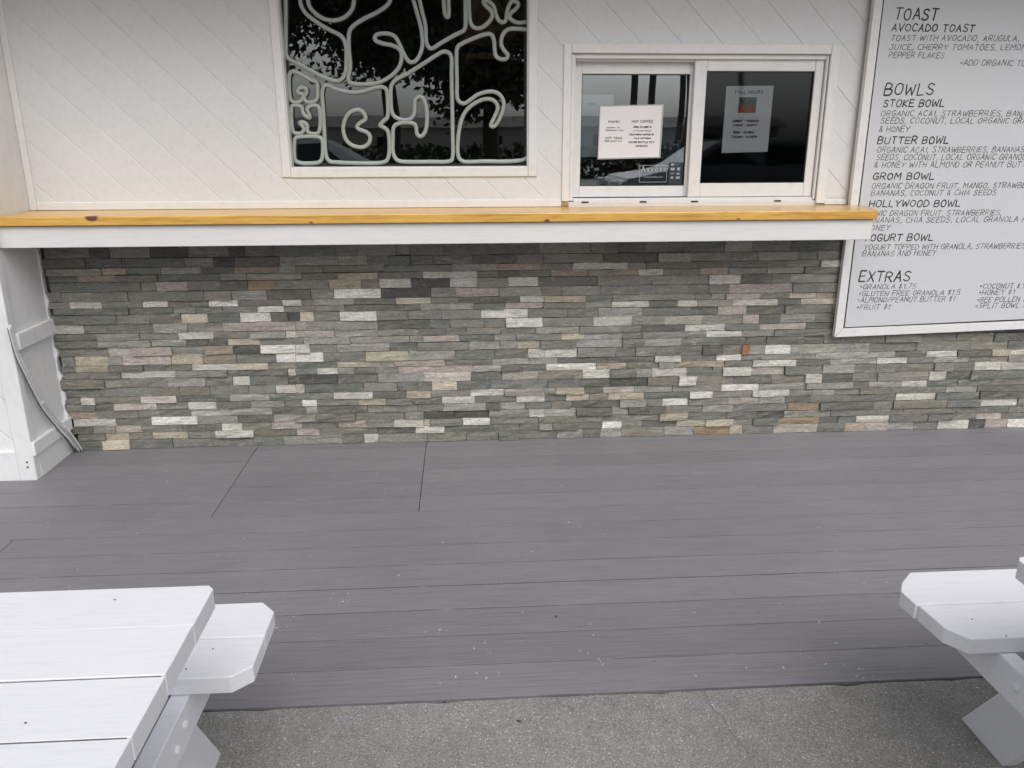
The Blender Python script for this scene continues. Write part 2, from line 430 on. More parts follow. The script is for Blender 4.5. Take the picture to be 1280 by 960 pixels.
# ------------------------------------------------------------ hand lettering
GL = {
 'A': ["0,0 2,6 4,0", "0.8,2.2 3.3,2.2"], 'B': ["0,0 0,6 2.6,6 3.4,5 2.8,3.5 0,3.2", "0,3.2 3,3.1 3.8,1.8 3,0.2 0,0"],
 'C': ["3.7,5 2.6,6 1.2,5.8 0.2,4.4 0,2.6 0.6,0.9 2,0 3.7,0.8"], 'D': ["0,0 0,6 2,5.8 3.6,4.3 3.8,2.4 2.8,0.6 0,0"],
 'E': ["3.6,6 0,6 0,0 3.6,0", "0,3.1 3,3.2"], 'F': ["3.6,6 0,6 0,0", "0,3.1 3,3.2"],
 'G': ["3.7,5 2.6,6 1.2,5.8 0.2,4.4 0,2.6 0.6,0.9 2,0 3.6,0.6 3.8,2.7 2.2,2.7"], 'H': ["0,0 0,6", "3.8,0 3.8,6", "0,3 3.8,3.1"],
 'I': ["0.8,0 0.8,6"], 'J': ["1,6 3.8,6", "2.8,6 2.8,1.4 1.8,0 0.2,0.8"], 'K': ["0,0 0,6", "3.6,6 0,2.8 3.8,0"],
 'L': ["0,6 0,0 3.4,0"], 'M': ["0,0 0.4,6 2.4,2.4 4.4,6 4.8,0"], 'N': ["0,0 0,6 3.8,0 3.8,6"],
 'O': ["2,6 0.6,5.3 0,3 0.6,0.7 2,0 3.4,0.7 4,3 3.4,5.3 2,6"], 'P': ["0,0 0,6 2.8,5.9 3.7,4.6 2.8,3.1 0,2.9"],
 'Q': ["2,6 0.6,5.3 0,3 0.6,0.7 2,0 3.4,0.7 4,3 3.4,5.3 2,6", "2.4,1.6 4.2,-0.4"],
 'R': ["0,0 0,6 2.8,5.9 3.6,4.6 2.8,3.1 0,2.9", "1.6,3 3.8,0"], 'S': ["3.5,5.2 2.3,6 0.8,5.7 0.3,4.4 1.2,3.4 2.8,2.8 3.6,1.6 2.8,0.2 1.2,0 0,0.9"],
 'T': ["0,6 4,6", "2,6 2,0"], 'U': ["0,6 0.1,1.6 1.2,0 2.7,0.1 3.8,1.6 3.8,6"], 'V': ["0,6 1.9,0 3.9,6"],
 'W': ["0,6 1,0 2.5,4.4 4,0 5.1,6"], 'X': ["0,6 3.8,0", "3.8,6 0,0"], 'Y': ["0,6 2,3 4,6", "2,3 2,0"], 'Z': ["0,6 3.8,6 0,0 3.8,0"],
 '0': ["2,6 0.6,5.3 0.2,3 0.6,0.7 2,0 3.3,0.7 3.7,3 3.3,5.3 2,6"], '1': ["0.8,4.8 2,6 2,0"], '2': ["0.3,5 1.6,6 3.2,5.4 3.2,4 0.2,0 3.7,0"],
 '3': ["0.4,5.6 2.6,6 3.3,4.8 1.6,3.2 3.5,2 2.7,0.2 0.2,0.3"], '4': ["2.8,0 2.8,6 0,1.8 3.8,1.8"], '5': ["3.4,6 0.5,6 0.3,3.4 2.6,3.5 3.5,2 2.6,0.2 0.1,0.3"],
 '6': ["3,5.8 1,4.4 0.2,2 1.2,0.1 3,0.3 3.4,2 2.2,3.2 0.4,2.4"], '7': ["0.2,6 3.7,6 1.4,0"], '8': ["2,3.2 0.5,4.4 1.2,5.8 2.8,5.8 3.4,4.4 2,3.2 0.3,1.8 1,0.1 2.9,0.1 3.6,1.8 2,3.2"],
 '9': ["3.4,4 1.8,2.8 0.4,4 1.2,5.8 3,5.7 3.4,4 2.8,0"], '&': ["3.8,0 0.8,4.4 1.2,5.8 2.4,5.8 2.6,4.6 0.4,2 0.8,0.2 2.4,0.2 3.8,2.2"],
 ',': ["0.9,0.6 0.3,-1.2"], '.': ["0.4,0 0.8,0.3"], '+': ["0,3 2.4,3", "1.2,4.2 1.2,1.8"], '$': ["3,4.8 1.6,5.4 0.5,4.4 2.8,2.4 1.8,0.8 0.3,1.4", "1.7,6.3 1.6,0"],
 '/': ["0,-0.4 3,6.4"], ':': ["0.6,1 0.8,1.4", "0.6,4 0.8,4.4"], '-': ["0,3 2.6,3"],
 'a': ["3,3.4 1.6,4 0.4,3 0.4,1 1.6,0 3,1.2", "3,4 3,0.6 3.5,0"], 'e': ["0.5,2.2 3.2,2.3 2.6,3.9 1.2,4 0.3,2.6 0.6,0.8 1.8,0 3.2,0.7"],
 's': ["3,3.6 1.4,4 0.7,3.1 2.8,1.6 2.8,0.4 0.4,0.2"], 'x': ["0.2,4 3.2,0", "3.2,4 0.2,0"],
}
for k_, v_ in list(GL.items()):
    GL[k_] = [[tuple(map(float, q.split(','))) for q in s.split()] for s in v_]

def lettering(name, s, x0, x1, z, h, wd, mat, parent, y, slant=0.16, seed=0, jit=0.12, dropout=0.0):
    """hand-drawn flat pen strokes lying on a board that faces -Y"""
    rnd = random.Random(seed * 7919 + len(s))
    adv = 0.0; items = []
    for ch in s:
        if ch == ' ': adv += 3.2; continue
        gl = GL.get(ch)
        if gl is None: continue
        w = max(p[0] for st in gl for p in st)
        items.append((adv, gl)); adv += w + 1.7
    adv -= 1.7
    sx = (x1 - x0) / adv if x1 else h / 6.0
    sz = h / 6.0
    verts, faces = [], []
    k = 0
    for a, gl in items:
        dz = rnd.uniform(-0.25, 0.25); sc = rnd.uniform(0.93, 1.05)
        for st in gl:
            if dropout and rnd.random() < dropout: continue
            pts = []
            for i, (px, pz) in enumerate(st):
                px = a + px + rnd.uniform(-jit, jit); pz = pz * sc + dz + rnd.uniform(-jit, jit)
                pts.append((x0 + px * sx + pz * sz * slant, z + pz * sz))
            if len(pts) > 4: pts = smooth_path(pts, 2)
            ww = wd * rnd.uniform(0.85, 1.15)
            runs = [[pts[0]]]
            for i in range(1, len(pts)):
                runs[-1].append(pts[i])
                if i < len(pts) - 1:
                    a1 = math.atan2(pts[i][1] - pts[i - 1][1], pts[i][0] - pts[i - 1][0])
                    a2 = math.atan2(pts[i + 1][1] - pts[i][1], pts[i + 1][0] - pts[i][0])
                    if abs((a2 - a1 + math.pi) % (2 * math.pi) - math.pi) > 1.1: runs.append([pts[i]])
            for pts in runs:
              yy = y - 0.0002 - 0.00012 * (k % 7); k += 1
              n = len(pts); b = len(verts)
              for i, p_ in enumerate(pts):
                q0 = pts[max(i - 1, 0)]; q1 = pts[min(i + 1, n - 1)]
                tx, tz = q1[0] - q0[0], q1[1] - q0[1]; L = math.hypot(tx, tz) or 1.0
                ox, oz = -tz / L * ww / 2, tx / L * ww / 2
                ex = (tx / L * ww * 0.35 * (-1 if i == 0 else 1)) if i in (0, n - 1) else 0
                ez = (tz / L * ww * 0.35 * (-1 if i == 0 else 1)) if i in (0, n - 1) else 0
                verts.append((p_[0] + ox + ex, yy, p_[1] + oz + ez)); verts.append((p_[0] - ox + ex, yy, p_[1] - oz + ez))
              for i in range(n - 1):
                faces.append([b + 2 * i, b + 2 * i + 1, b + 2 * i + 3, b + 2 * i + 2])
    return mesh_obj(name, verts, faces, mat, parent)

def clip_poly(poly, rect):
    x0, x1, z0, z1 = rect
    for ax, lim, sgn in ((0, x0, 1), (0, x1, -1), (1, z0, 1), (1, z1, -1)):
        out = []
        for i in range(len(poly)):
            a, b = poly[i - 1], poly[i]
            da, db = sgn * (a[ax] - lim), sgn * (b[ax] - lim)
            if (da >= 0) != (db >= 0):
                t = da / (da - db); out.append((a[0] + (b[0] - a[0]) * t, a[1] + (b[1] - a[1]) * t))
            if db >= 0: out.append(b)
        poly = out
        if not poly: return []
    return poly

def diagonal_boards(rects, pitch, offset, parent, mat, yf, yb, gap=0.004, name='siding_board', x_range=None):
    """boards run down to the right at 45 degrees; seen from -Y"""
    lo = min(r[0] + r[2] for r in rects); hi = max(r[1] + r[3] for r in rects)
    k = math.floor((lo - offset) / pitch)
    gp = gap * math.sqrt(2); ch = 0.0045
    rnd = random.Random(5)
    while offset + k * pitch < hi:
        c0 = offset + k * pitch + gp / 2; c1 = offset + (k + 1) * pitch - gp / 2
        k += 1
        verts, faces = [], []
        dy = rnd.uniform(-0.0007, 0.0007)
        for r in rects:
            def band(a, b):
                return clip_poly([(-10, a + 10), (-10, b + 10), (10, b - 10), (10, a - 10)], r)
            for (a, b, ya_, yb_) in ((c0 + ch, c1 - ch, yf + dy, yf + dy), (c0, c0 + ch, yf + dy + 0.0013, yf + dy), (c1 - ch, c1, yf + dy, yf + dy + 0.0013)):
                poly = band(a, b)
                if len(poly) < 3: continue
                bs = len(verts)
                for (px, pz) in poly:
                    t = (px + pz - a) / (b - a)
                    verts.append((px, ya_ + (yb_ - ya_) * t, pz))
                faces.append(list(range(bs, bs + len(poly))))
            for cc in (c0, c1):
                # the board's long edge, back to the sheathing
                a_ = (max(r[0], cc - r[3]), 0); b_ = (min(r[1], cc - r[2]), 0)
                if a_[0] < b_[0]:
                    bs = len(verts)
                    verts += [(a_[0], yf + dy + 0.0013, cc - a_[0]), (b_[0], yf + dy + 0.0013, cc - b_[0]), (b_[0], yb, cc - b_[0]), (a_[0], yb, cc - a_[0])]
                    faces.append([bs, bs + 1, bs + 2, bs + 3])
        if verts: mesh_obj(name, verts, faces, mat, parent)

# stone courses: row: x0,x1,tone (mm) of the stones that stand out
STONE_ROWS = """0:-1669,-1582,K -1406,-1238,K -1056,-985,K -303,-237,G -237,-83,M 856,1037,M 1232,1362,G
1:-1128,-1034,K -569,-437,G -135,50,M 918,1071,G 1400,1589,G
2:-1629,-1523,T -1369,-1191,G+ -1042,-840,T-- -840,-763,G -763,-640,M -48,162,X- 162,368,T- 518,777,L 777,862,M+ 1705,1843,L
3:-1743,-1576,T- -987,-738,G -574,-391,Y- -183,68,L 415,590,T- 590,709,M 709,828,T- 828,948,L 1125,1261,T 1450,1631,G
4:-1399,-1258,P- -1258,-1108,M -986,-868,B -617,-468,Y- -388,-240,L -240,-59,K -59,67,L 67,213,M 213,354,L 1169,1320,L 1566,1852,G+
5:-1885,-1823,M -1690,-1530,M -1352,-1186,M- -1062,-904,G -597,-381,W -381,-149,K -32,170,P- 468,650,X-- 650,1073,M 1272,1581,P- 1581,1803,M
6:-1793,-1651,L -1651,-1468,M -1468,-1355,W -1170,-1039,W -834,-747,L -692,-508,G -313,-150,Y 269,383,L 383,579,Y- 1187,1256,G 1256,1425,P 1570,1703,C- 1703,1862,T
7:-1111,-951,M -951,-832,W -202,50,G 198,379,P- 704,885,L 1024,1121,L 1292,1511,L 1627,1866,C-
8:-1593,-1445,M -1305,-1183,C -1037,-895,W -817,-761,K -761,-697,C -576,-405,W -405,-260,M 84,307,W 645,854,G+ 1222,1364,P 1552,1592,M
9:-1873,-1748,L- -1433,-1279,G -1119,-784,P- -784,-737,P- -737,-402,G 202,377,W 620,807,L 965,1151,X 1348,1428,P 1535,1706,G
10:-1324,-1166,L -999,-833,G -833,-786,L -786,-605,P- -605,-404,G 346,553,G 1070,1264,L 1436,1665,P
11:-1104,-956,Y -752,-537,G -193,-22,P 145,250,G 467,578,Y 578,763,G 861,1176,M 1176,1352,L
12:-1655,-1546,L- -1546,-1364,P -1213,-1080,T- -1080,-955,K -955,-792,W -792,-725,L -600,-351,G 25,173,G 173,255,G 255,366,Y- 540,765,G 872,1055,G 1849,2074,M 2074,2258,M+ 2258,2442,M+
13:-1811,-1662,Y -1662,-1594,G -1594,-1374,P -1374,-1228,Y -1228,-1071,T-- -889,-796,W -796,-666,W -468,-263,Y -263,-43,G 308,390,L 390,546,L 546,732,M+ 1357,1394,O 1394,1472,G 1472,1600,W 1600,1834,X- 1834,2002,G
14:-1876,-1817,M -1817,-1667,Y- -1282,-1069,L -1069,-925,Y+ -605,-470,Y -336,-92,P- 134,313,G 313,452,G 926,1055,L 1234,1359,W 1732,1998,G+ 1998,2137,G+ 2297,2458,L 2633,2727,T 2727,2820,L
15:-1612,-1360,L- -838,-801,L -702,-603,L -603,-527,G -313,-141,P -141,42,P- 42,180,G+ 396,641,W 641,789,T 1027,1277,T 1417,1635,L 1812,2048,G+ 2048,2204,L 2341,2523,G 2638,2727,T-
16:-1613,-1402,M -1402,-1226,G -1100,-1020,L -841,-605,K -415,-195,G -195,31,Q 182,357,P- 575,709,L 917,1091,L- 1219,1270,M 1270,1411,L 1411,1583,P 1776,1935,G 1935,2048,M 2561,2697,L 2697,2870,L-
17:-1211,-1029,M -1029,-902,M -902,-808,Q -808,-765,P -158,-37,C 712,897,K 1053,1140,W 1690,1772,L 2326,2414,L
18:-1891,-1809,M -1809,-1745,L -1536,-1370,Q -1122,-934,G -630,-444,L -283,-164,Y 27,193,L 193,387,G 445,585,Y- 679,835,P 1271,1461,W 2023,2194,G 2194,2325,L
19:-1666,-1532,P -1532,-1467,L -1317,-1186,L -784,-713,W -517,-383,Y- -112,49,L 250,390,L 496,611,C- 705,885,Y 1111,1227,W 1429,1615,L 1738,1851,G 2428,2592,G
20:-1847,-1750,T- -1312,-1129,L- -1129,-930,G -768,-713,G -105,102,G 171,294,X 979,1108,W 1311,1467,P- 1467,1598,G 2173,2383,L
21:-1859,-1669,L -1501,-1285,W -925,-824,G -202,-53,K -53,117,K 314,389,L- 389,548,G+ 728,808,G 1183,1341,G 1618,1783,B 2620,2820,L
22:-1674,-1553,P -1175,-1079,W -938,-794,P -621,-481,T -349,-203,L- -203,-172,Y -12,121,W 966,1109,Y- 1458,1603,K
23:-1725,-1617,T -1505,-1340,Y -1207,-1026,L -820,-710,P -245,-103,L 364,429,G 680,779,W 1054,1202,Y- 1202,1344,Y 1576,1648,B 1648,1788,B 1978,2154,L 2613,2746,P
24:-1743,-1617,C -498,-428,L- 671,777,G 995,1144,G 1144,1329,B 1329,1394,Y 1558,1786,P 1927,2032,T 2032,2153,P 2153,2290,G 2414,2577,L 2577,2669,K 2669,2786,P 2786,2898,W"""
MENU = [
('TOAST',1.899,2.090,1.923,0.0446,1),
('AVOCADO TOAST',1.893,2.267,1.877,0.0289,1),
('TOAST WITH AVOCADO, ARUGULA,',1.895,2.479,1.839,0.0227,0),
('JUICE, CHERRY TOMATOES, LEMON',1.892,2.515,1.802,0.0228,0),
('PEPPER FLAKES',1.894,2.146,1.768,0.0229,0),
('+ADD ORGANIC TU',2.225,2.528,1.738,0.0232,0),
('BOWLS',1.896,2.120,1.615,0.0469,1),
('STOKE BOWL',1.899,2.178,1.565,0.0288,1),
('ORGANIC ACAI, STRAWBERRIES, BANA',1.892,2.573,1.524,0.0239,0),
('SEEDS, COCONUT, LOCAL ORGANIC GRA',1.895,2.579,1.493,0.0240,0),
('& HONEY',1.892,2.032,1.457,0.0241,0),
('BUTTER BOWL',1.894,2.225,1.406,0.0295,1),
('ORGANIC ACAI, STRAWBERRIES, BANANAS',1.895,2.591,1.367,0.0245,0),
('SEEDS, COCONUT, LOCAL ORGANIC GRANOL',1.897,2.605,1.334,0.0246,0),
('& HONEY WITH ALMOND OR PEANUT BUTT',1.890,2.612,1.301,0.0247,0),
('GROM BOWL',1.893,2.181,1.248,0.0282,1),
('ORGANIC DRAGON FRUIT, MANGO, STRAWBE',1.891,2.630,1.207,0.0240,0),
('BANANAS, COCONUT & CHIA SEEDS',1.892,2.490,1.175,0.0234,0),
('HOLLYWOOD BOWL',1.891,2.326,1.124,0.0291,1),
('ORGANIC DRAGON FRUIT, STRAWBERRIES,',1.835,2.536,1.083,0.0238,0),
('BANANAS, CHIA SEEDS, LOCAL GRANOLA A',1.877,2.660,1.052,0.0239,0),
('HONEY',1.885,2.003,1.017,0.0240,0),
('YOGURT BOWL',1.884,2.219,0.967,0.0305,1),
('YOGURT TOPPED WITH GRANOLA, STRAWBERRIES',1.891,2.680,0.926,0.0244,0),
('BANANAS AND HONEY',1.888,2.244,0.896,0.0237,0),
('EXTRAS',1.885,2.133,0.775,0.0479,1),
('+GRANOLA $1.75',1.894,2.169,0.739,0.0232,0),
('+GLUTEN FREE GRANOLA $1.5',1.893,2.394,0.706,0.0233,0),
('+ALMOND/PEANUT BUTTER $1',1.890,2.372,0.675,0.0234,0),
('+FRUIT $1',1.890,2.054,0.640,0.0235,0),
('+COCONUT $.5',2.490,2.720,0.734,0.0234,0),
('+HONEY $1',2.490,2.667,0.704,0.0235,0),
('+BEE POLLEN $',2.486,2.733,0.668,0.0236,0),
('+SPLIT BOWL $',2.485,2.739,0.638,0.0237,0)]
ART_PATHS = [
 (0, [(-632, 2029), (-630, 1980), (-611, 1951), (-577, 1926), (-533, 1917), (-487, 1927), (-452, 1956), (-439, 1990), (-436, 2031)]), 
 (0, [(-663, 2029), (-663, 1980), (-643, 1943), (-601, 1910), (-549, 1880), (-501, 1855), (-483, 1817), (-484, 1766), (-491, 1710), (-512, 1680), (-544, 1675), (-598, 1694), (-668, 1731), (-721, 1757), (-739, 1776), (-738, 1829), (-722, 2029)]), 
 (0, [(-280, 2011), (-295, 1982), (-337, 1953), (-402, 1923), (-449, 1894), (-467, 1864), (-471, 1796), (-469, 1736), (-480, 1684), (-467, 1665), (-417, 1660), (-361, 1665), (-314, 1683), (-271, 1715), (-248, 1754), (-249, 1797), (-280, 1818), (-325, 1827), (-355, 1839), (-351, 1860), (-314, 1867), (-274, 1857), (-252, 1823), (-235, 1784), (-214, 1754), (-189, 1754), (-167, 1780), (-153, 1823), (-156, 1883), (-170, 1941), (-186, 2000), (-198, 2041)]), 
 (0, [(-168, 2041), (-151, 1958), (-138, 1900), (-137, 1844), (-129, 1815), (-110, 1808), (-68, 1832), (-12, 1862), (25, 1879), (35, 1901), (36, 1951), (37, 2043)]), 
 (0, [(-57, 2042), (-55, 1967), (-51, 1942), (-43, 1934), (-36, 1947), (-37, 2042)]), 
 (0, [(51, 2043), (52, 1951), (58, 1909), (76, 1891), (103, 1892), (131, 1910), (150, 1935), (146, 1960), (127, 1977), (114, 1994), (128, 1999), (155, 1981), (168, 1944), (178, 1923), (196, 1914), (210, 1923), (217, 1961), (233, 1994), (256, 1996), (265, 1982), (251, 1965), (233, 1952), (226, 1936), (237, 1923), (265, 1912), (305, 1917)]), 
 (0, [(305, 1885), (256, 1889), (219, 1885), (196, 1863), (189, 1829), (200, 1803), (218, 1782), (209, 1766), (186, 1766), (167, 1777), (161, 1803), (158, 1842), (145, 1865), (117, 1865), (71, 1850), (19, 1828), (-2, 1811), (-7, 1772), (-7, 1676), (-8, 1615), (0, 1590), (24, 1581), (52, 1597), (86, 1619), (133, 1631), (171, 1625), (194, 1601), (199, 1570), (184, 1525), (165, 1493), (150, 1483), (141, 1491), (156, 1521), (172, 1557), (166, 1583), (142, 1599), (104, 1597), (57, 1574), (23, 1539), (3, 1489), (-8, 1425), (-9, 1361), (9, 1335), (43, 1331), (110, 1333), (207, 1332), (280, 1337), (304, 1349)]), 
 (1, [(-62, 1795), (-88, 1784), (-145, 1750), (-220, 1706), (-267, 1684), (-294, 1658), (-300, 1614), (-299, 1552), (-284, 1524), (-247, 1512), (-218, 1516), (-199, 1539), (-196, 1570), (-192, 1597), (-173, 1610), (-154, 1597), (-144, 1552), (-146, 1489), (-159, 1453), (-177, 1442), (-190, 1453), (-196, 1489), (-219, 1500), (-266, 1498), (-293, 1480), (-299, 1426), (-300, 1371), (-282, 1339), (-235, 1332), (-139, 1332), (-53, 1333), (-33, 1356), (-31, 1444), (-30, 1570), (-30, 1702), (-28, 1763), (-38, 1789)]), 
 (1, [(-587, 1653), (-598, 1623), (-598, 1570), (-599, 1481), (-600, 1372), (-586, 1337), (-548, 1331), (-444, 1327), (-349, 1330), (-322, 1353), (-315, 1408), (-319, 1462), (-337, 1480), (-353, 1489), (-336, 1507), (-318, 1525), (-314, 1570), (-316, 1632), (-334, 1649), (-371, 1645), (-446, 1627), (-519, 1636), (-564, 1653)]), 
 (1, [(-415, 1516), (-423, 1543), (-446, 1555), (-479, 1545), (-504, 1516), (-516, 1472), (-505, 1426), (-473, 1401), (-431, 1397), (-404, 1417), (-400, 1444), (-418, 1462), (-446, 1472), (-454, 1485), (-439, 1500)]), 
 (1, [(-715, 1712), (-733, 1699), (-738, 1657), (-738, 1605), (-725, 1587), (-702, 1587), (-683, 1601), (-682, 1618), (-700, 1623), (-701, 1636), (-684, 1647), (-666, 1640), (-666, 1623), (-678, 1609), (-670, 1589), (-643, 1586), (-621, 1601), (-616, 1640), (-618, 1666), (-645, 1679), (-680, 1699)]), 
 (1, [(-731, 1570), (-738, 1543), (-739, 1481), (-731, 1458), (-703, 1456), (-688, 1472), (-696, 1490), (-705, 1499), (-691, 1503), (-673, 1490), (-674, 1470), (-666, 1456), (-634, 1454), (-619, 1472), (-613, 1517), (-615, 1561), (-630, 1573), (-653, 1570), (-668, 1557), (-660, 1534), (-659, 1521), (-675, 1527), (-687, 1543), (-690, 1565), (-708, 1572)]), 
 (1, [(-714, 1440), (-732, 1427), (-739, 1363), (-734, 1338), (-709, 1328), (-652, 1328), (-625, 1337), (-614, 1363), (-610, 1418), (-621, 1438), (-663, 1443)])]

# ============================================================ SETTING
WX = -1.893          # inner face of the projecting wing wall
WALL_R = 1.80        # where the menu board's frame starts
EDGE = -1.925        # front edge of the deck

# paving: one sheet with a ragged broken edge against the deck
rnd = random.Random(3)
verts, faces = [], []
xs = [-60, -20, -6] + [-3.6 + i * 0.03 for i in range(274)] + [6, 20, 60]
ys_far = [-2.4, -8, -60]
def edge_y(x):
    v = EDGE - 0.0042 - 0.002 * noise.noise(Vector((x * 9, 0, 0))) - 0.0015 * noise.noise(Vector((x * 40, 3, 0)))
    for cx, w, d in ((-0.075, 0.028, 0.014), (0.50, 0.035, 0.012), (0.615, 0.012, 0.016), (1.03, 0.04, 0.013), (1.33, 0.02, 0.010), (-0.55, 0.03, 0.008)):
        if abs(x - cx) < w: v -= d * (1 - abs(x - cx) / w)
    return v
row0 = []
for x in xs:
    verts.append((x, edge_y(x), -0.045)); verts.append((x, edge_y(x), -0.0045))
    verts.append((x, edge_y(x) - 0.004, -0.002))
    for y in ys_far: verts.append((x, y, -0.002))
n = 6
for i in range(len(xs) - 1):
    for j in range(n - 1):
        faces.append([i * n + j, i * n + j + 1, (i + 1) * n + j + 1, (i + 1) * n + j])
b = len(verts)
verts += [(-60, 3, -0.045), (60, 3, -0.045), (60, EDGE - 0.03, -0.045), (-60, EDGE - 0.03, -0.045)]
faces.append([b + 3, b + 2, b + 1, b])
o = mesh_obj("ground", verts, faces, M['paving'], kind='structure')
o['label'] = "speckled grey exposed aggregate paving with a thin crack in front of the deck"

# deck: single boards, some rows broken by a butt joint
deck = thing("deck", "grey composite board deck with thin seams running along the stone wall", None, (0, EDGE, 0), kind='structure')
rnd = random.Random(11)
pitch = 0.143
for k in range(14):
    ya = EDGE + k * pitch; yb = min(ya + pitch, 0.012)
    gap = rnd.choice([0.0030, 0.0036, 0.0042, 0.0026, 0.0040])
    if k: box("seam_shade", -3.6, 4.6, ya - 0.0022, ya + 0.0022, -0.021, -0.0014, M['seam'], deck)  # added dark strip, paints the shade inside the board gap
    cuts = [-3.6]
    if k <= 6: cuts.append(-1.693)
    if k >= 8: cuts += [-1.012, -0.194]
    if k in (7,): cuts += [2.9]
    cuts.append(4.6)
    for a, c in zip(cuts[:-1], cuts[1:]):
        bm = bmesh.new()
        box_bm(bm, a + 0.0014, c - 0.0014, ya + gap / 2, yb - gap / 2, -0.022, 0.0 + rnd.uniform(-0.0010, 0.0), 0.0005, 1)
        bm_obj("deck_board", bm, M['deck'], deck)

# loose bits on the deck and paving
rnd = random.Random(21)
verts, faces = [], []
spots = [(-0.10, -1.62), (0.02, -1.70), (-0.42, -1.42), (0.35, -1.66), (-0.55, -1.55), (0.03, -1.83), (0.36, -1.80), (1.1, -1.89), (1.08, -1.90)]
for i in range(250):
    if i < 40:
        cx, cy = rnd.choice(spots); x = cx + rnd.gauss(0, 0.03); y = cy + rnd.gauss(0, 0.02)
    elif i < 180: x = rnd.uniform(-1.9, 1.7); y = rnd.uniform(-1.9, -0.5) if rnd.random() < 0.8 else rnd.uniform(-0.5, -0.05)
    else: x = rnd.uniform(-1.0, 1.6); y = rnd.uniform(-2.7, -1.95)
    z = 0.0012 if y > EDGE else -0.0008
    L = rnd.uniform(0.002, 0.011) if i % 3 else rnd.uniform(0.002, 0.004); w = rnd.uniform(0.0006, 0.0016); a = rnd.uniform(0, math.pi)
    bend = rnd.uniform(-0.6, 0.6)
    b = len(verts)
    for t in (-1, 0, 1):
        px = x + math.cos(a + bend * t) * L * t * 0.5; py = y + math.sin(a + bend * t) * L * t * 0.5
        zz = z + (0.0012 if t == 0 else 0.0)
        verts += [(px - math.sin(a) * w, py + math.cos(a) * w, zz), (px + math.sin(a) * w, py - math.cos(a) * w, zz)]
    faces += [[b, b + 1, b + 3, b + 2], [b + 2, b + 3, b + 5, b + 4]]
mesh_obj("paper_shreds", verts, faces, M['shred'], kind='stuff', label="tiny white shreds scattered over the grey deck boards")
verts, faces = [], []
for i in range(150):
    x = rnd.uniform(-1.6, 1.8); y = rnd.uniform(-2.7, -0.4); z = 0.001 if y > EDGE else -0.0012
    r = rnd.uniform(0.0012, 0.0032)
    if i < 3: r = 0.007; x, y = [(0.12, -2.02), (0.27, -1.56), (-0.07, -1.935)][i]; z = (-0.0012 if y < EDGE else 0.001)
    b = len(verts); q = rnd.uniform(0, 6)
    verts += [(x + math.cos(q + t) * r * rnd.uniform(.5, 1.2), y + math.sin(q + t) * r * rnd.uniform(.4, 1), z) for t in (0, 1.2, 2.5, 3.8, 5.1)] + [(x, y, z + r * .6)]
    faces += [[b + t, b + (t + 1) % 5, b + 5] for t in range(5)]
mesh_obj("grit", verts, faces, M['darkchip'], kind='stuff', label="dark crumbs of grit scattered on deck and paving")
verts, faces = [], []
for i in range(14):
    a = i / 14 * 2 * math.pi; r = 0.016 * (1 + 0.25 * math.sin(3 * a))
    verts.append((0.276 + math.cos(a) * r, -2.29 + math.sin(a) * r * 0.5, 0.003 + 0.003 * math.sin(2 * a)))
verts.append((0.276, -2.29, 0.0005)); faces = [[i, (i + 1) % 14, 14] for i in range(14)]
mesh_obj("fallen_leaf", verts, faces, M['leafdry'], label="small dry reddish leaf lying on the paving at the bottom edge", cat="leaf")

# ============================================================ STONE VENEER WALL
stone_wall = thing("stone_wall", "stacked stone veneer wall in grey slate and cream ledger stones under the counter", "wall", (0.5, 0, 0))
box("backing", WX - 0.02, 3.6, 0.022, 0.10, -0.02, 1.08, M['mortar'], stone_wall)
ROWZ = [.985,.919,.875,.843,.812,.767,.721,.691,.661,.617,.572,.539,.506,.465,.418,.387,.355,.31,.265,.231,.197,.159,.119,.083,.048,.0005]
TONE = {'K': (.082,.082,.075), 'M': (.20,.197,.178), 'G': (.29,.283,.258), 'L': (.50,.485,.435), 'W': (.63,.615,.565), 'C': (.52,.47,.38),
        'P': (.39,.35,.31), 'Q': (.51,.475,.435), 'T': (.36,.305,.24), 'Y': (.42,.385,.295), 'B': (.27,.205,.135), 'O': (.34,.15,.08), 'X': (.33,.33,.28)}
DARK = [(1.24 * t_[0], 1.245 * t_[1], 1.23 * t_[2]) for t_ in [(.135,.134,.117), (.158,.158,.138), (.118,.118,.104), (.182,.18,.158), (.148,.15,.134), (.175,.165,.138), (.20,.195,.172), (.13,.136,.124)]]
rnd = random.Random(77)
rows = {}
for line in STONE_ROWS.split('\n'):
    r, rest = line.split(':'); rows[int(r)] = [(int(a) / 1000, int(b) / 1000, c) for a, b, c in (e.split(',') for e in rest.split())]
stones = []
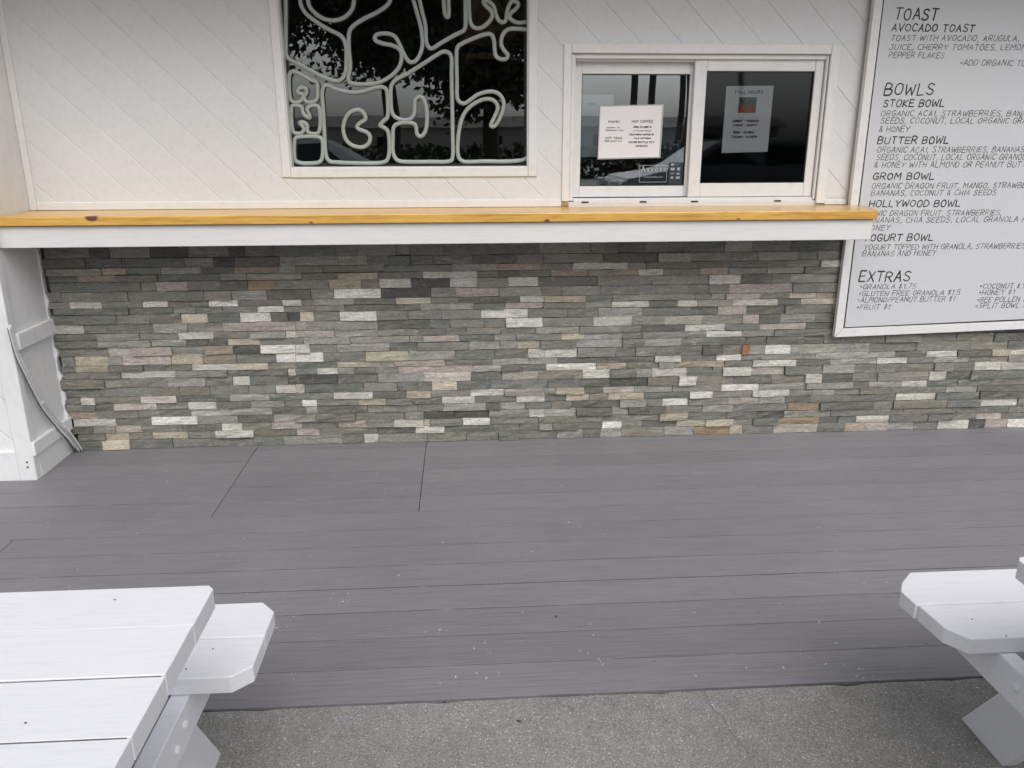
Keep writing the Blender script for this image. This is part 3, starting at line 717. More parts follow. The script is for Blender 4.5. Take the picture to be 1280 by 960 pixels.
for r in range(25):
    z1, z0 = ROWZ[r], ROWZ[r + 1]
    xr = 1.86 if z0 > 0.52 else 3.4
    x = WX + rnd.uniform(-0.004, 0.03) + (0.02 if r in (22, 23, 24) else 0)
    seq = []
    for a, b, c in rows.get(r, []) + [(xr, xr, None)]:
        a = min(a, xr)
        while a - x > 0.05:
            L = rnd.choice([0.10, 0.13, 0.16, 0.2, 0.24, 0.19, 0.28])
            if a - (x + L) < 0.06: L = a - x
            seq.append((x, x + L, 'D')); x += L
        if seq and a - x > 0.001: seq[-1] = (seq[-1][0], a, seq[-1][2]); x = a
        if c is None: break
        if b > x: seq.append((x, min(b, xr), c)); x = min(b, xr)
    for a, b, c in seq:
        if b - a < 0.012: continue
        if c == 'D': t = rnd.choice(DARK); f = rnd.uniform(0.85, 1.2)
        else:
            t = TONE[c[0]]; f = 1.08 + 0.13 * c.count('+') - 0.15 * c.count('-'); f *= rnd.uniform(0.93, 1.07)
            # spread: keep contrast between the pale and the slate pieces
        stones.append((a, b, z0, z1, (t[0] * f, t[1] * f, t[2] * f, rnd.random()), c))
def stone_mesh(a, b, z0, z1):
    w = b - a
    nx = max(2, min(5, int(w / 0.045))); nz = 2
    prot = -rnd.choice([rnd.uniform(0.002, 0.007), rnd.uniform(0.0, 0.017)]) ; tilt = rnd.uniform(-0.003, 0.003); g0 = 0.0003
    za = z0 + g0 + rnd.uniform(0, 0.0012); zb = z1 - g0 - rnd.uniform(0, 0.0018)
    sl = rnd.uniform(-0.0022, 0.0022)
    xa = a + g0 + rnd.uniform(0, 0.001); xb = b - g0 - rnd.uniform(0, 0.001)
    ska, skb = rnd.uniform(-0.003, 0.003), rnd.uniform(-0.003, 0.003)
    vs, fs = [], []
    for j in range(nz + 1):
        for i in range(nx + 1):
            u, v = i / nx, j / nz
            x = xa + (xb - xa) * u + (ska * (1 - u) + skb * u) * (v - 0.5)
            z = za + (zb - za) * v + sl * (u - 0.5) * (0.6 if v else 0.2) + (rnd.uniform(-0.0011, 0.0011) if 0 < i < nx else 0)
            y = prot + tilt * (u - .5) + rnd.uniform(-0.0026, 0.0022)
            if i in (0, nx) or j in (0, nz): y += rnd.uniform(-0.0005, 0.0016)
            vs.append((x, y, z))
    W = nx + 1
    for j in range(nz):
        for i in range(nx):
            q = j * W + i
            fs.append([q, q + 1, q + W + 1, q + W])
    ring = [i for i in range(W)] + [j * W + nx for j in range(1, nz + 1)] + [nz * W + i for i in range(nx - 1, -1, -1)] + [j * W for j in range(nz - 1, 0, -1)]
    back = {}
    for q in ring:
        back[q] = len(vs); vs.append((vs[q][0], 0.024, vs[q][2]))
    for q, s in zip(ring, ring[1:] + ring[:1]): fs.append([q, back[q], back[s], s])
    return vs, fs
order = sorted(range(len(stones)), key=lambda i: -(stones[i][1] - stones[i][0]) * (stones[i][3] - stones[i][2] - (0.03 if stones[i][2] > .9 else 0)) * (0.2 if stones[i][0] > 2.75 else 1))
single = set(order[:300])
rv, rf, rt = [], [], []
for i, (a, b, z0, z1, t, c) in enumerate(stones):
    vs, fs = stone_mesh(a, b, z0, z1)
    if i in single: mesh_obj("stone", vs, fs, M['stone'], stone_wall, tint=t)
    else:
        o_ = len(rv); rv += vs; rf += [[q + o_ for q in f] for f in fs]; rt += [t] * len(vs)
mesh_obj("small_stones", rv, rf, M['stone'], stone_wall, tint=rt, kind='stuff')

# ============================================================ WHITE SIDING WALL ABOVE
AX0, AX1, AZ0 = -0.749, 0.305, 1.310            # art window opening
SX0, SX1, SZ0, SZ1 = 0.493, 1.650, 1.157, 1.785  # service window opening
TOP = 2.42
siding_wall = thing("siding_wall", "white painted wall of diagonal tongue and groove boards above the counter", "wall", (0, 0.05, 1.13))
rects = [(WX + 0.03, AX0 - 0.038, 1.165, TOP), (AX0 - 0.038, AX1 + 0.040, 1.165, AZ0 - 0.042),
         (AX1 + 0.040, SX0 - 0.034, 1.165, TOP), (SX0 - 0.034, SX1 + 0.042, SZ1 + 0.040, TOP), (SX1 + 0.042, WALL_R - 0.002, 1.165, TOP)]
diagonal_boards(rects, 0.180, 0.107, siding_wall, M['siding'], 0.0, 0.004, 0.0007)
for nm, (a, b, c, d) in zip("abcdef", [(WX, AX0, 1.0, TOP), (AX0, AX1, 1.0, AZ0), (AX1, SX0, 1.0, TOP), (SX0, SX1, 1.0, SZ0 - 0.004), (SX0, SX1, SZ1, TOP), (SX1, 3.6, 1.0, TOP)]):
    box("sheathing", a, b, 0.0032, 0.105, c, d, M['siding_gap'], siding_wall)
T = M['trim']
box("corner_trim", WX + 0.001, WX + 0.030, -0.010, 0.011, 1.133, TOP, T, siding_wall, 0.002)
box("base_trim", WX + 0.031, SX0 - 0.036, -0.009, 0.011, 1.133, 1.166, T, siding_wall, 0.002)
box("base_trim", SX1 + 0.043, WALL_R - 0.002, -0.007, 0.011, 1.133, 1.156, T, siding_wall, 0.002)
box("window_trim", AX0 - 0.038, AX0 - 0.001, -0.009, 0.011, AZ0 - 0.041, TOP, T, siding_wall, 0.002)
box("window_trim", AX0, AX1, -0.0095, 0.011, AZ0 - 0.042, AZ0 - 0.001, T, siding_wall, 0.002)
box("window_trim", AX1 + 0.001, AX1 + 0.040, -0.009, 0.011, AZ0 - 0.042, TOP, T, siding_wall, 0.002)
box("window_trim", SX0 - 0.034, SX0, -0.010, 0.011, 1.156, SZ1 + 0.0395, T, siding_wall, 0.002)
box("window_trim", SX0 + 0.001, SX1 - 0.001, -0.010, 0.011, SZ1 + 0.001, SZ1 + 0.0395, T, siding_wall, 0.002)
box("window_trim", SX1, SX1 + 0.042, -0.010, 0.011, 1.140, SZ1 + 0.0395, T, siding_wall, 0.002)
box("raw_block", SX0 - 0.036, SX0 - 0.002, -0.008, 0.011, 1.1335, 1.1545, M['rawblock'], siding_wall, 0.001)

# roof overhang that shades the top of the wall
eave = thing("roof_overhang", "white boarded roof overhang above the serving counter, out of view", "roof", (0, -0.4, 2.43))
for i in range(7):
    ya = -0.66 + i * 0.11
    box("soffit_board", -3.2, 3.6, ya + 0.002, ya + 0.108, 2.43, 2.45, M['soffit'], eave)
box("fascia", -3.2, 3.6, -0.695, -0.662, 2.39, 2.60, M['trim'], eave, 0.003)
box("roof_deck", -3.2, 3.6, -0.66, 3.2, 2.452, 2.60, M['rooftile'], eave)

# dark room behind the windows
room = thing("interior_room", "dark unlit kitchen room behind the windows", None, (0.5, 1.4, 0), kind='structure')
box("room_floor", -1.9, 3.4, 0.11, 2.8, 0.0, 0.05, M['room'], room)
box("room_wall", -1.9, 3.4, 2.8, 2.9, 0.0, 2.44, M['room'], room)
box("room_wall", -2.0, -1.901, 0.11, 2.9, 0.0, 2.44, M['room'], room)
box("room_wall", 3.401, 3.5, 0.11, 2.9, 0.0, 2.44, M['room'], room)
box("room_ceiling", -1.9, 3.4, 0.11, 2.8, 2.39, 2.44, M['room'], room)
cab = thing("wall_cabinet", "brown wooden cupboard hanging inside behind the neon lettering window", "cupboard", (0.2, 0.6, 1.75))
box("carcass", 0.02, 0.60, 0.42, 0.72, 1.86, 2.2, M['cabinet'], cab, 0.004)
box("door", 0.03, 0.30, 0.40, 0.419, 1.88, 2.18, M['cabinet'], cab, 0.003)
box("door", 0.32, 0.59, 0.40, 0.419, 1.88, 2.18, M['cabinet'], cab, 0.003)
box("shelf_board", 0.04, 0.66, 0.30, 0.60, 1.79, 1.815, M['cabinet'], cab, 0.002)

# ============================================================ LETTERED WINDOW (left)
aw = thing("picture_window", "dark fixed window with curly unlit white neon lettering", "window", ((AX0 + AX1) / 2, 0.06, AZ0))
def rv_box(nm, a, b, c, d, y0, y1, mat, par, bev=0.0): return box(nm, a, b, y0, y1, c, d, mat, par, bev)
rv_box("window_reveal", AX0 - 0.0, AX0 + 0.004, AZ0, TOP, -0.004, 0.10, M['vinyl'], aw)
rv_box("window_reveal", AX1 - 0.004, AX1, AZ0, TOP, -0.004, 0.10, M['vinyl'], aw)
rv_box("window_sill", AX0 + 0.005, AX1 - 0.005, AZ0 - 0.001, AZ0 + 0.003, -0.004, 0.10, M['vinyl'], aw)
rv_box("gasket", AX0 + 0.005, AX0 + 0.013, AZ0 + 0.004, TOP, 0.052, 0.075, M['gasket'], aw)
rv_box("gasket", AX1 - 0.013, AX1 - 0.005, AZ0 + 0.004, TOP, 0.052, 0.075, M['gasket'], aw)
rv_box("gasket", AX0 + 0.014, AX1 - 0.014, AZ0 + 0.004, AZ0 + 0.014, 0.052, 0.075, M['gasket'], aw)
rv_box("pane", AX0 + 0.0135, AX1 - 0.0135, AZ0 + 0.0145, TOP - 0.002, 0.060, 0.063, M['glass_art'], aw)

for closed, pts in ART_PATHS:
    P3 = [(x / 1000, 0.046, z / 1000) for x, z in pts]
    P3 = smooth_path(P3, 5, closed)
    v_, f_ = tube_geo(P3, 0.0088, 8, 0.7, closed)
    mesh_obj("neon_tube", v_, f_, M['neon'], aw, smooth=True)

# ============================================================ SLIDING SERVICE WINDOW
sw = thing("sliding_window", "white vinyl sliding service window standing on the wooden counter", "window", ((SX0 + SX1) / 2, 0.05, SZ0))
V = M['vinyl']
box("frame_jamb", SX0 + 0.001, SX0 + 0.020, 0.004, 0.10, SZ0, SZ1 - 0.001, V, sw, 0.002)
box("frame_jamb", SX1 - 0.012, SX1 - 0.001, 0.004, 0.10, SZ0, SZ1 - 0.001, V, sw, 0.002)
box("frame_head", SX0 + 0.021, SX1 - 0.013, 0.006, 0.10, SZ1 - 0.020, SZ1 - 0.001, V, sw, 0.002)
box("head_track", SX0 + 0.021, SX1 - 0.013, 0.026, 0.030, SZ1 - 0.030, SZ1 - 0.0205, V, sw)
box("frame_sill", SX0 + 0.021, SX1 - 0.013, 0.002, 0.10, SZ0 - 0.014, SZ0 + 0.004, V, sw, 0.002)
box("sill_track", SX0 + 0.021, SX1 - 0.013, 0.014, 0.018, SZ0 + 0.0045, SZ0 + 0.012, V, sw)
for x in (0.552, 0.822, 1.062, 1.455):
    box("weep_slot", x, x + 0.032, -0.0005, 0.0018, SZ0 - 0.0085, SZ0 - 0.002, M['dark'], sw)
def sash(name, x0, x1, z0, z1, gx0, gx1, gz0, gz1, ya, yb, gm, label):
    s = bpy.data.objects.new(name, None); C.objects.link(s); s.parent = sw; s['label'] = label
    s.location = Vector(((x0 + x1) / 2, ya, z0)) - Vector(sw.location)
    box("sash_stile", x0, gx0, ya, yb, z0, z1, V, s, 0.002)
    box("sash_stile", gx1, x1, ya, yb, z0, z1, V, s, 0.002)
    box("sash_rail", gx0 + 0.0003, gx1 - 0.0003, ya + 0.0015, yb, z0, gz0, V, s, 0.002)
    box("sash_rail", gx0 + 0.0003, gx1 - 0.0003, ya + 0.0015, yb, gz1, z1, V, s, 0.002)
    gk = 0.004
    bm = bmesh.new()
    for a, b, c, d in ((gx0, gx0 + gk, gz0, gz1), (gx1 - gk, gx1, gz0, gz1), (gx0 + gk, gx1 - gk, gz0, gz0 + gk), (gx0 + gk, gx1 - gk, gz1 - gk, gz1)):
        box_bm(bm, a + .0004, b - .0004, ya + 0.006, ya + 0.013, c + .0004, d - .0004)
    bm_obj("gasket", bm, M['gasket'], s)
    box("pane", gx0 + 0.001, gx1 - 0.001, ya + 0.014, ya + 0.017, gz0 + 0.001, gz1 - 0.001, gm, s)
    return s
sash("left_sash", 0.5135, 1.075, 1.171, 1.757, 0.549, 1.038, 1.220, 1.706, 0.050, 0.078, M['glass'], "left fixed sash set back behind the other")
sash("right_sash", 1.050, 1.602 + 0.033, 1.170, 1.766, 1.104, 1.597, 1.232, 1.717, 0.020, 0.046, M['glass_screen'], "right sash, proud of the left one, darker glass")

# papers and stickers
pn = thing("menu_sheet", "white landscape coffee menu sheet taped on the left pane", "paper", (0.775, 0.055, 1.345))
prism("sheet", [(0.634, 1.345), (0.915, 1.350), (0.919, 1.574), (0.637, 1.568)], 'y', 0.0602, 0.0608, M['paper'], pn)
prism("clear_sleeve", [(0.630, 1.339), (0.923, 1.345), (0.927, 1.579), (0.634, 1.573)], 'y', 0.0612, 0.0616, M['tape'], pn)
tl = [("PASTRY", .676, .728, 1.500, .0072, 1), ("MUFFIN  $4", .668, .728, 1.476, .0045, 0), ("CROISSANT $4.5", .664, .744, 1.464, .0055, 0),
      ("HOT TEAS", .664, .740, 1.4295, .0075, 1), ("GREEN, BLACK, CHAI", .660, .740, 1.418, .004, 0),
      ("HOT COFFEE", .784, .880, 1.500, .0095, 1), ("SMALL $3 LARGE $4", .792, .874, 1.478, .0062, 1), ("LATTE $5 MOCHA", .788, .872, 1.462, .0046, 0),
      ("COLD BREW COFFEE $5", .774, .886, 1.445, .0062, 1), ("MILK OPTIONS", .796, .872, 1.429, .0055, 1), ("WATER BOTTLE $2.5", .772, .890, 1.411, .007, 1), ("KOMBUCHA", .806, .860, 1.395, .006, 1)]
for i, (s, a, b, z, h, bold) in enumerate(tl):
    lettering("lettering", s, a, b, z, h, 0.0019 if bold else 0.0012, M['ink'], pn, 0.0600, 0.0, i, 0.05)
ps = thing("notice_sheet", "pale sheet half hidden behind the coffee menu inside the left pane", "paper", (0.62, 0.09, 1.45))
box("sheet", 0.551, 0.698, 0.0690, 0.0696, 1.35, 1.620, M['paper'], ps)
lettering("lettering", "OPEN", 0.578, 0.612, 1.576, .009, 0.002, M['ink_thin'], ps, 0.0688, 0.0, 3, 0.05)
hp = thing("hours_sheet", "portrait opening hours sheet with a red and green picture inside the right pane", "paper", (1.30, 0.05, 1.37))
prism("sheet", [(1.202, 1.366), (1.418, 1.371), (1.420, 1.658), (1.203, 1.655)], 'y', 0.0405, 0.041, M['paper'], hp)
for i, (s, a, b, z, h) in enumerate([("FALL HOURS", 1.245, 1.372, 1.624, .0125), ("SUNDAY - THURSDAY", 1.243, 1.366, 1.502, .0085), ("7:00AM - 3:00PM", 1.245, 1.355, 1.484, .0085),
                          ("FRIDAY - SATURDAY", 1.25, 1.348, 1.452, .0085), ("7:00AM - 5:00PM", 1.24, 1.362, 1.432, .0095)]):
    lettering("lettering", s, a, b, z, h, 0.0024, M['ink'], hp, 0.0403, 0.0, i, 0.05)
box("picture", 1.266, 1.346, 0.0395, 0.0402, 1.575, 1.608, M['print_green'], hp)
box("picture", 1.264, 1.346, 0.0395, 0.0402, 1.541, 1.5745, M['print_red'], hp)

st = thing("vendor_sticker", "outlined alarm maker sticker low on the left pane", "sticker", (0.89, 0.06, 1.235))
bm = bmesh.new()
for a, b, c, d in ((.828, .830, 1.236, 1.313), (.955, .957, 1.236, 1.313), (.8305, .9545, 1.311, 1.313), (.8305, .9545, 1.236, 1.238)):
    box_bm(bm, a, b, 0.0615, 0.0622, c, d)
bm_obj("outline", bm, M['sticker_ink'], st)
lettering("lettering", "Axxess", .836, .950, 1.284, .024, 0.0036, M['sticker_ink'], st, 0.0612, 0.05, 2, 0.03)
lettering("lettering", "MONITORED BY", .850, .940, 1.256, .0065, 0.0011, M['sticker_ink'], st, 0.0612, 0.0, 3, 0.03)
pc = thing("payment_sticker", "small dark sticker with pale card icons in the corner of the left pane", "sticker", (1.0, 0.06, 1.235))
box("label_patch", .966, 1.030, 0.0618, 0.0624, 1.226, 1.324, M['device'], pc)
for a, c, w, h in ((.975, 1.310, .012, .010), (.974, 1.290, .019, .011), (1.004, 1.289, .014, .013), (.974, 1.273, .017, .004), (1.003, 1.270, .014, .008), (.976, 1.252, .012, .009), (1.001, 1.251, .017, .011)):
    box("icon", a, a + w, 0.0610, 0.0616, c, c + h, M['sticker_ink'], pc, 0.0002)
lettering("lettering", "PAY", .992, 1.012, 1.313, .005, 0.001, M['sticker_ink'], pc, 0.0612, 0.0, 3, 0.03)
tb = thing("card_terminal", "dark blue card terminal with pale teal edge inside behind the left pane", "terminal", (0.98, 0.16, 1.3))
box("housing", .93, 1.05, 0.12, 0.2, 1.335, 1.50, M['device'], tb, 0.004)
box("side_strip", 1.012, 1.028, 0.113, 0.119, 1.345, 1.425, M['teal'], tb, 0.001)

# ============================================================ MENU BOARD
mb = thing("menu_board", "white hand lettered food menu board with white frame on the right wall", "menu board", (2.45, -0.03, 0.52))
def mz(x, base): return base + (x - 1.80) * 0.028
MR = 3.12
prism("panel", [(1.8445, mz(1.842, 0.552)), (MR - .04, mz(MR, 0.552)), (MR - .04, 2.28), (1.8445, 2.28)], 'y', -0.0415, -0.0376, M['menu'], mb, 0.0008)
prism("backing_panel", [(1.839, 0.549), (MR - .039, mz(MR, 0.548)), (MR - .039, 2.288), (1.839, 2.288)], 'y', -0.0372, -0.0155, M['dark'], mb)
prism("frame_stile", [(1.797, 0.507), (1.8365, 0.548), (1.8385, 2.33), (1.801, 2.33)], 'y', -0.045, -0.018, M['trim'], mb, 0.0015)
prism("frame_rail", [(1.7995, 0.5045), (MR, mz(MR, 0.503)), (MR, mz(MR, 0.543)), (1.8385, 0.5475)], 'y', -0.0447, -0.018, M['trim'], mb, 0.0015)
prism("frame_stile", [(MR - .037, mz(MR, 0.547)), (MR, mz(MR, 0.547)), (MR, 2.33), (MR - .037, 2.33)], 'y', -0.045, -0.018, M['trim'], mb, 0.0015)
box("frame_rail", 1.842, MR - .04, -0.052, -0.018, 2.29, 2.33, M['trim'], mb, 0.0015)
for i, (s, a, b, z, h, bold) in enumerate(MENU):
    lettering("lettering", s, a, b, z, h, 0.0060 if h > .04 else (0.0047 if bold else 0.0025), M['ink'] if bold else M['ink_thin'], mb, -0.0417,
              0.12 if bold else 0.2, i, 0.16 if bold else 0.26)
# furring so the board stands off the upper wall
box("furring_strip", 1.83, 3.10, -0.0150, 0.0115, 1.12, 1.16, M['siding_gap'], mb)
box("furring_strip", 1.83, 3.10, -0.0150, 0.0115, 2.20, 2.24, M['siding_gap'], mb)

# ============================================================ COUNTER
ct = thing("serving_counter", "long varnished pine counter board with white apron along the wall", "counter", (0, -0.16, 1.0))
bm = bmesh.new()
outline = [(WX + 0.002, -0.001), (WX + 0.002, -0.318)]
for i in range(1, 24):   # a real plank edge: hardly straight
    x = WX + i * (1.78 - WX) / 24; outline.append((x, -0.318 + 0.0015 * noise.noise(Vector((x * 2.1, 0, 4)))))
outline += [(1.770, -0.319), (1.792, -0.316), (1.800, -0.302), (1.868, -0.060), (1.868, -0.054), (1.7945, -0.054), (1.7945, -0.012), (1.60, -0.012), (1.60, -0.001)]
prism("counter_top", outline, 'z', 1.094, 1.132, M['pine'], ct, 0.004, 2)
box("apron", WX + 0.003, 1.783, -0.302, -0.280, 1.0045, 1.0915, M['apron'], ct, 0.002)
prism("apron", [(1.7835, -0.301), (1.80, -0.0535), (1.785, -0.0535), (1.7725, -0.279)], 'z', 1.0055, 1.091, M['apron'], ct)
box("ledger", WX + 0.003, 1.76, -0.055, -0.018, 1.004, 1.0925, M['apron'], ct, 0.002)
for x in (-1.2, -0.4, 0.4, 1.2):
    box("support_rib", x, x + 0.038, -0.278, -0.056, 1.006, 1.0925, M['apron'], ct, 0.002)

# ============================================================ WING WALL (left)
wg = thing("wing_wall", "white boarded wing wall projecting beside the stone at the left", "wall", (-2.1, -0.2, 0))
WF = -0.345
box("side_panel", -1.92, WX, WF + 0.03, 0.10, -0.02, TOP, M['wing'], wg)
box("core", -2.6, -1.921, WF + 0.03, 0.10, -0.02, TOP, M['wing'], wg)
box("corner_trim", -1.955, WX + 0.0105, WF - 0.013, WF + 0.028, -0.003, TOP, M['wing'], wg, 0.003)
box("batten", WX + 0.0005, WX + 0.020, WF + 0.0295, 0.000, 0.577, 0.648, M['wing'], wg, 0.003)
box("batten", WX + 0.0005, WX + 0.022, WF - 0.010, -0.004, 0.110, 0.172, M['wing'], wg, 0.003)
box("base_board", WX + 0.0005, WX + 0.011, WF + 0.0295, -0.004, -0.003, 0.108, M['wing'], wg, 0.002)
box("base_board", -2.6, -1.9555, WF - 0.013, WF + 0.028, -0.003, 0.135, M['wing'], wg, 0.003)
diagonal_boards([(-2.6, -1.9558, 0.1355, TOP)], 0.180, 0.02, wg, M['wing'], WF, WF + 0.028, 0.003)
for z in (0.085, 0.062):
    v_, f_ = tube_geo([(-1.912, WF - 0.0155, z), (-1.912, WF - 0.0125, z)], 0.0042, 8)
    mesh_obj("screw", v_, f_, M['screw'], wg)
# painted caulk and overspill where the panel meets the ragged stone ends
rnd = random.Random(9)
verts, faces = [], []
zz = 0.11; pts = []
while zz < 0.99:
    pts.append((WX + 0.010 + rnd.choice([0.0, 0.002, 0.006, 0.011]) - 0.006, zz)); zz += rnd.choice([0.004, 0.016, 0.032])
pts2 = [(WX + 0.0, 0.11)] + pts + [(WX + 0.0, 0.99)]
b = 0
for (x, z) in pts:
    verts += [(WX - 0.001, -0.0165, z), (x, -0.0165 + rnd.uniform(0, 0.003), z), (x, 0.0, z)]
for i in range(len(pts) - 1):
    q = i * 3; faces += [[q, q + 1, q + 4, q + 3], [q + 1, q + 2, q + 5, q + 4]]
mesh_obj("caulk_strip", verts, faces, M['wing'], wg)

# cables painted over, running down the wing wall into the corner
cb = thing("cable_bundle", "frayed bundle of white cables slanting down the wing wall to the deck", "cable", (-1.87, -0.2, 0))
rnd = random.Random(14)
base = [(-1.8745, -0.52, 0.76), (-1.8745, -0.418, 0.63), (-1.8745, -0.347, 0.526), (-1.8735, -0.239, 0.312), (-1.872, -0.145, 0.205)]
base = [(-1.862, -0.395, 0.70)] + [(-1.8705, -0.362, 0.585), (-1.868, -0.33, 0.50), (-1.870, -0.239, 0.318), (-1.866, -0.150, 0.196)]
ends = [(-1.853, -0.012, 0.006), (-1.838, -0.020, 0.005), (-1.870, -0.028, 0.004), (-1.846, -0.032, 0.005)]
for k in range(4):
    o_ = [(0, 0), (0.0075, 0.004), (0.001, -0.0085), (0.006, -0.007)][k]
    pts = []
    for j, q in enumerate(base):
        s = 1.0 + 0.25 * j
        pts.append((q[0] + o_[0] * 0.6 + 0.001, q[1] + o_[1] * s, q[2] + o_[1] * 0.9 * s))
    e = ends[k]
    m_ = (0.5 * (pts[-1][0] + e[0]) + 0.006, 0.5 * (pts[-1][1] + e[1]) - 0.012, 0.5 * (pts[-1][2] + e[2]) + 0.026 - 0.006 * k)
    pts += [m_, e]
    v_, f_ = tube_geo(smooth_path(pts, 6), 0.005 if k != 2 else 0.0035, 7)
    mesh_obj("cable", v_, f_, M['cable'] if k != 2 else M['cable_dark'], cb, smooth=True)
for q in (base[1], base[3]):
    box("cable_clip", q[0] - 0.006, q[0] + 0.011, q[1] - 0.012, q[1] + 0.012, q[2] - 0.006, q[2] + 0.006, M['cable'], cb, 0.002)

# ============================================================ PICNIC TABLES
def bench_outline(x0, x1, y0, y1, ch, near_cut, far_cut):
    return x0
def picnic_table(name, label, xr, sgn):
    """sgn=+1: the end at x = xr faces +X and the table runs towards -X; -1 mirrored. All boards run along X."""
    t = thing(name, label, "picnic table", (xr - sgn * 0.9, -2.79, -0.004), group="white wooden picnic tables")
    W = M['table']; rnd = random.Random(4 if sgn > 0 else 8)
    def X(d): return xr - sgn * d           # d = distance from the table's end
    def pr(nm, d0, d1, y0, y1, z0, z1, bev=0.003, seg=2):
        a, b = sorted((X(d0), X(d1))); return box(nm, a, b, y0, y1, z0, z1, W, t, bev, seg)
    L = 1.80
    tp = 0.0 if sgn > 0 else -0.010
    ye = [-2.462, -2.584, -2.710, -2.836, -2.962, -3.088]
    if sgn < 0: ye = [y + 0.002 for y in ye]
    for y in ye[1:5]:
        a, b = sorted((X(0.006), X(L - 0.01))); box('seam_shade', a, b, y - 0.0016, y + 0.0016, 0.650, 0.6784, M['table_seam_shade'], t)  # added strip that paints shade into the tabletop seams
    for i in range(5):
        dz = rnd.choice([-0.0009, 0.0, 0.0008]); g_ = 0.0011
        dd = rnd.uniform(-0.0004, 0.0006)
        if i == 0:
            a = (X(dd), ye[0]); c = 0.012
            poly = [(X(tp + dd), ye[1] + g_), (X(tp + dd), ye[0] - c), (X(tp + dd + 0.010), ye[0]), (X(L - 0.01), ye[0]), (X(L), ye[0] - c), (X(L), ye[1] + g_)]
            prism("table_board", poly, 'z', 0.642 + dz, 0.680 + dz, W, t, 0.0012, 1)
        else: pr("table_board", tp + dd, L, ye[i + 1] + g_, ye[i] - g_, 0.642 + dz, 0.680 + dz, 0.0012, 1)
    for far in (1, 0):
        def Y(y): return y if far else -5.55 - y          # mirrored about the centre line y=-2.775
        e0 = -0.012 if sgn > 0 else -0.022                # bench end sticks out slightly past the top
        e0 = -0.0 if sgn > 0 else 0.0
        if sgn > 0: e = [(0.038, -2.061), (0.004, -2.100), (0.004, -2.197), (0.004, -2.300), (0.036, -2.331)]
        else: e = [(0.060, -2.030), (0.010, -2.080), (-0.016, -2.112), (0.0, -2.262), (0.034, -2.306)]
        dy = 0.0 if sgn > 0 else 0.0
        y_far, y_mid, y_near = (e[0][1], -2.197, e[-1][1]) if sgn > 0 else (e[0][1], -2.172, e[-1][1])
        if sgn > 0:
            o1 = [(0.036, y_far), (0.002, -2.102), (0.002, y_mid + 0.001), (L - 0.04, y_mid + 0.001), (L - 0.04, y_far)]
            o2 = [(0.002, y_mid - 0.0012), (0.002, -2.298), (0.038, y_near), (L - 0.04, y_near), (L - 0.04, y_mid - 0.0012)]
        else:
            o1 = [(0.070, y_far), (0.024, -2.076), (0.002, -2.112), (0.006, y_mid + 0.001), (L - 0.04, y_mid + 0.001), (L - 0.04, y_far)]
            o2 = [(0.012, y_mid - 0.0012), (0.020, -2.262), (0.052, y_near), (L - 0.04, y_near), (L - 0.04, y_mid - 0.0012)]
        for poly, dz in ((o1, 0.0), (o2, -0.0012)):
            prism("bench_board", [(X(d), Y(y)) for d, y in poly], 'z', 0.357 + dz, 0.396 + dz, W, t, 0.0028, 2)
        # the leg of the A frame on this side, at both ends of the table
        for d in ((0.165 if sgn > 0 else 0.232), L - 0.205):
            a, b = sorted((X(d + 0.002), X(d + 0.038)))
            y0 = -2.082; sl = 0.66
            top = 0.640
            poly = [(Y(y0), -0.004), (Y(y0 - 0.164), -0.004), (Y(y0 - 0.164 - top * sl), top), (Y(y0 - top * sl), top)]
            prism("leg", poly, 'x', a, b, W, t, 0.003, 2)
    for d in (0.124, L - 0.166):
        pr("bench_beam", d, d + 0.038, -3.44, -2.11, 0.268, 0.354)
        pr("top_cleat", d + 0.001, d + 0.038, -3.06, -2.505, 0.560, 0.640)
    for far in (1, 0):
        for (y, z) in ((-2.371, 0.318), (-2.421, 0.302)):
            yy = y if far else -5.55 - y
            x_ = X(0.124)
            v_, f_ = tube_geo([(x_ - sgn * 0.002, yy, z), (x_ + sgn * 0.004, yy, z), (x_ + sgn * 0.0065, yy, z)], [0.0095, 0.009, 0.005], 10)
            mesh_obj("bolt", v_, f_, W, t, smooth=False)
    for d, y in ((0.155, -2.50), (0.40, -2.575), (0.15, -2.80)):
        x_ = X(d); v_, f_ = tube_geo([(x_, y, 0.6800), (x_, y, 0.6812)], [0.0015, 0.0012], 7)
        mesh_obj("screw", v_, f_, M['screw'], t)
    for d, y in ((0.10, -2.235), (0.135, -2.300)):
        x_ = X(d); v_, f_ = tube_geo([(x_, y, 0.394), (x_, y, 0.3958)], [0.0022, 0.0018], 7)
        mesh_obj("screw", v_, f_, M['screw'], t)
    return t
picnic_table("picnic_table", "white painted wooden picnic table at bottom left, its planked top in view", -0.441, 1)
picnic_table("picnic_table", "white wooden picnic table at bottom right, showing mainly its bench end", 1.020, -1)

